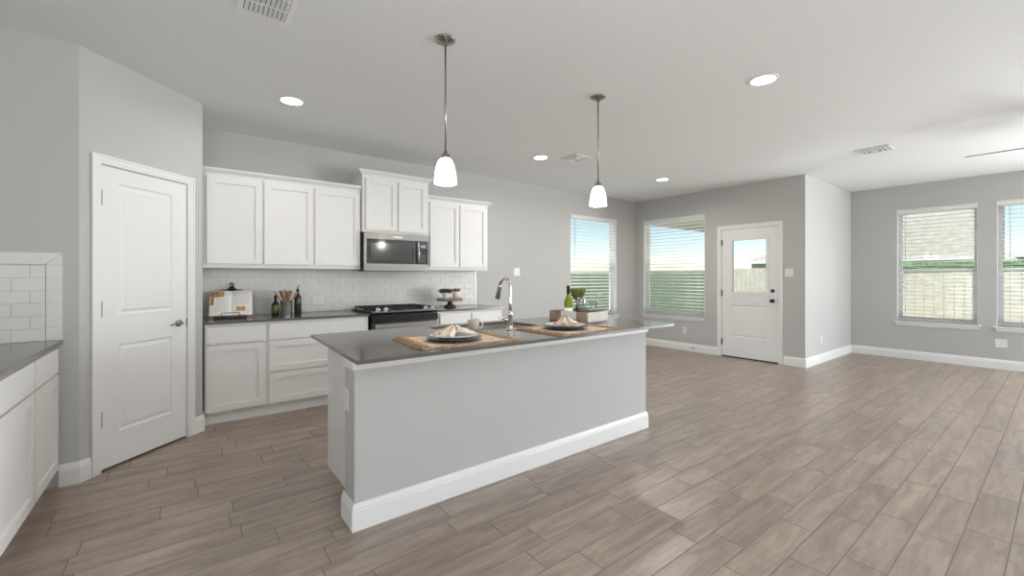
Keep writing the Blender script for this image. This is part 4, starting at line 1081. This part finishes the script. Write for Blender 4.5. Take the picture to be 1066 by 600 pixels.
b.build('bead_string', 'woodlt', t)

# ------------------------------------------------------------------ outdoors
M['lawn'] = mat('lawn_grass', (.13, .19, .065), .95, var=.35, vscale=2.2, bump=1, bscale=30)
M['conc'] = mat('patio_concrete', (.48, .46, .43), .9, var=.08, vscale=5)
M['fence'] = mat('weathered_green_grey_fence', (.30, .36, .25), .9, var=.18, vscale=7)
M['fencec'] = mat('pale_cedar_fence', (.62, .57, .49), .9, var=.12, vscale=7)
M['soffit'] = mat('tan_soffit', (.74, .66, .55), .85)
M['brick2'] = mat('cream_brick', (.66, .60, .52), .95, var=.15, vscale=9)
M['shingle'] = mat('tan_shingle_roof', (.55, .46, .40), .95, var=.25, vscale=10, bump=1, bscale=20)
tag(B().box(-40, 70, -50, 70, -.30, -.16).build('ground', 'lawn'), kind='structure')
b = B().box(XD + WT + .002, 12.2, YJ + WT + .002, 6.2, -.16, -.05, .005); tag(b.build('patio_slab', 'conc'), kind='structure')
t = thing('patio_roof', (XD + WT, YJ + WT, 0), 0, 'tan patio cover outside, seen through the dining window', 'patio roof'); O = (XD + WT, YJ + WT, 0)
B().box(XD + WT + .002, 12.1, YJ + WT + .002, 6.15, 2.62, 2.70).build('soffit', 'soffit', t, O)
B().box(XD + WT + .002, 12.1, 6.152, 6.20, 2.54, 2.76).box(12.102, 12.15, YJ + WT + .002, 6.20, 2.54, 2.76).build('fascia', 'soffit', t, O)
B().box(XD + WT + .002, 12.15, YJ + WT + .002, 6.20, 2.762, 2.80).build('roof_deck', 'shingle', t, O)
B().box(11.88, 12.02, 5.98, 6.12, -.05, 2.62, .006).build('post', 'trim', t, O)
B().box(11.88, 12.02, 2.55, 2.69, -.05, 2.62, .006).build('post', 'trim', t, O)
def fence(p0, p1, ztop, m, label, posts=True, rails=True):
    p0, p1 = Vector(p0), Vector(p1); d = p1 - p0; L_ = d.length; a = math.atan2(d.y, d.x)
    t = thing('garden_fence', (p0.x, p0.y, -.16), a, label, 'fence'); hz = ztop + .16
    b = B(); n = int(L_ / .145); rnd = random.Random(11)
    for i in range(n): b.box(i * .145, i * .145 + .139, 0, .018, .02, hz + rnd.uniform(-.006, .006))
    b.build('fence_boards', m, t)
    b = B()
    for z_ in (.25, hz * .55, hz - .2): b.box(0, L_, -.04, -.001, z_, z_ + .09)
    b.build('rails', m, t)
    for k in range(int(L_ / 2.4) + 1):
        B().box(k * 2.4, k * 2.4 + .09, -.085, -.041, .0, hz + .02, .004).build('fence_post', m, t)
    return t
fence((14.5, 7.55), (14.5, 16.0), 1.50, 'fence', 'green grey board fence seen through the lower dining window')
fence((14.5, 5.1), (14.5, 7.45), 1.57, 'fencec', 'pale board fence seen through the glass of the patio door')
fence((14.4, 16.2), (1.0, 16.2), 1.50, 'fence', 'green grey board fence far behind the kitchen window').rotation_euler = (0, 0, R(180))
fence((12.2, -6.0), (12.2, 3.5), 1.36, 'fencec', 'low pale board fence outside the living room windows')
# clipped hedge behind the low fence
M['hedge'] = mat('clipped_hedge_leaves', (.16, .26, .13), .9, var=.4, vscale=14, bump=1, bscale=18)
bm = bmesh.new(); bmesh.ops.create_cube(bm, size=1); bmesh.ops.subdivide_edges(bm, edges=bm.edges[:], cuts=24, use_grid_fill=True)
for v in bm.verts:
    v.co = Vector((v.co.x * .5, v.co.y * 8.8, .87 + v.co.z * 1.66)); v.co += Vector((random.uniform(-.03, .03), random.uniform(-.05, .05), random.uniform(-.02, .02)))
b = B(); b._merge(bm, 0); o = b.build('hedge', 'hedge'); o.location = (12.75, -1.2, -.08); tag(o, 'long clipped green hedge behind the low pale fence', 'hedge')
def house(name, x0, x1, y0, y1, ze, zr, wallm, label, ov=.4):
    t = thing(name, (x0, y0, -.16), 0, label, 'house'); ze += .16; zr += .16; w_, d_ = x1 - x0, y1 - y0
    B().box(0, w_, 0, d_, 0, ze).build('house_wall', wallm, t)
    o_ = ov; ridge = min(w_, d_) / 2
    bm = bmesh.new()
    v = [bm.verts.new(p) for p in ((-o_, -o_, ze), (w_ + o_, -o_, ze), (w_ + o_, d_ + o_, ze), (-o_, d_ + o_, ze))]
    if d_ > w_: r_ = [bm.verts.new((w_ / 2, w_ / 2, zr)), bm.verts.new((w_ / 2, d_ - w_ / 2, zr))]
    else: r_ = [bm.verts.new((d_ / 2, d_ / 2, zr)), bm.verts.new((w_ - d_ / 2, d_ / 2, zr))]
    if d_ > w_: fs = [(v[0], v[1], r_[0]), (v[1], v[2], r_[1], r_[0]), (v[2], v[3], r_[1]), (v[3], v[0], r_[0], r_[1])]
    else: fs = [(v[0], v[1], r_[1], r_[0]), (v[1], v[2], r_[1]), (v[2], v[3], r_[0], r_[1]), (v[3], v[0], r_[0])]
    for f in fs: bm.faces.new(f)
    bm.faces.new(v[::-1]); bmesh.ops.recalc_face_normals(bm, faces=bm.faces[:])
    b = B(); b._merge(bm, 0); b.build('hip_roof', 'shingle', t)
    B().box(-o_ - .02, w_ + o_, -o_ - .02, -o_, ze - .12, ze + .02).box(-o_ - .02, -o_, -o_, d_ + o_, ze - .12, ze + .02).build('fascia_board', 'trim', t)
    B().box(-.03, -.001, .0, d_, 1.84, 1.90).build('brick_ledge', 'trim', t)
    return t
house('neighbour_house', 14.0, 19.2, 1.15, 5.0, 3.9, 5.6, 'brick2', 'cream brick neighbouring house filling the living room window', .12)
house('neighbour_house', 24.0, 34.0, 5.4, 10.3, 2.1, 3.3, 'brick2', 'distant house with a tan hip roof behind the patio door fence')
house('neighbour_house', 20.0, 32.0, -12.0, .8, 2.0, 3.3, 'brick2', 'tan roofed house low in the window at the right edge')

S.cycles.max_bounces = 12
S.cycles.diffuse_bounces = 6
S.cycles.glossy_bounces = 4
S.cycles.transparent_max_bounces = 16
S.cycles.sample_clamp_indirect = 8.0
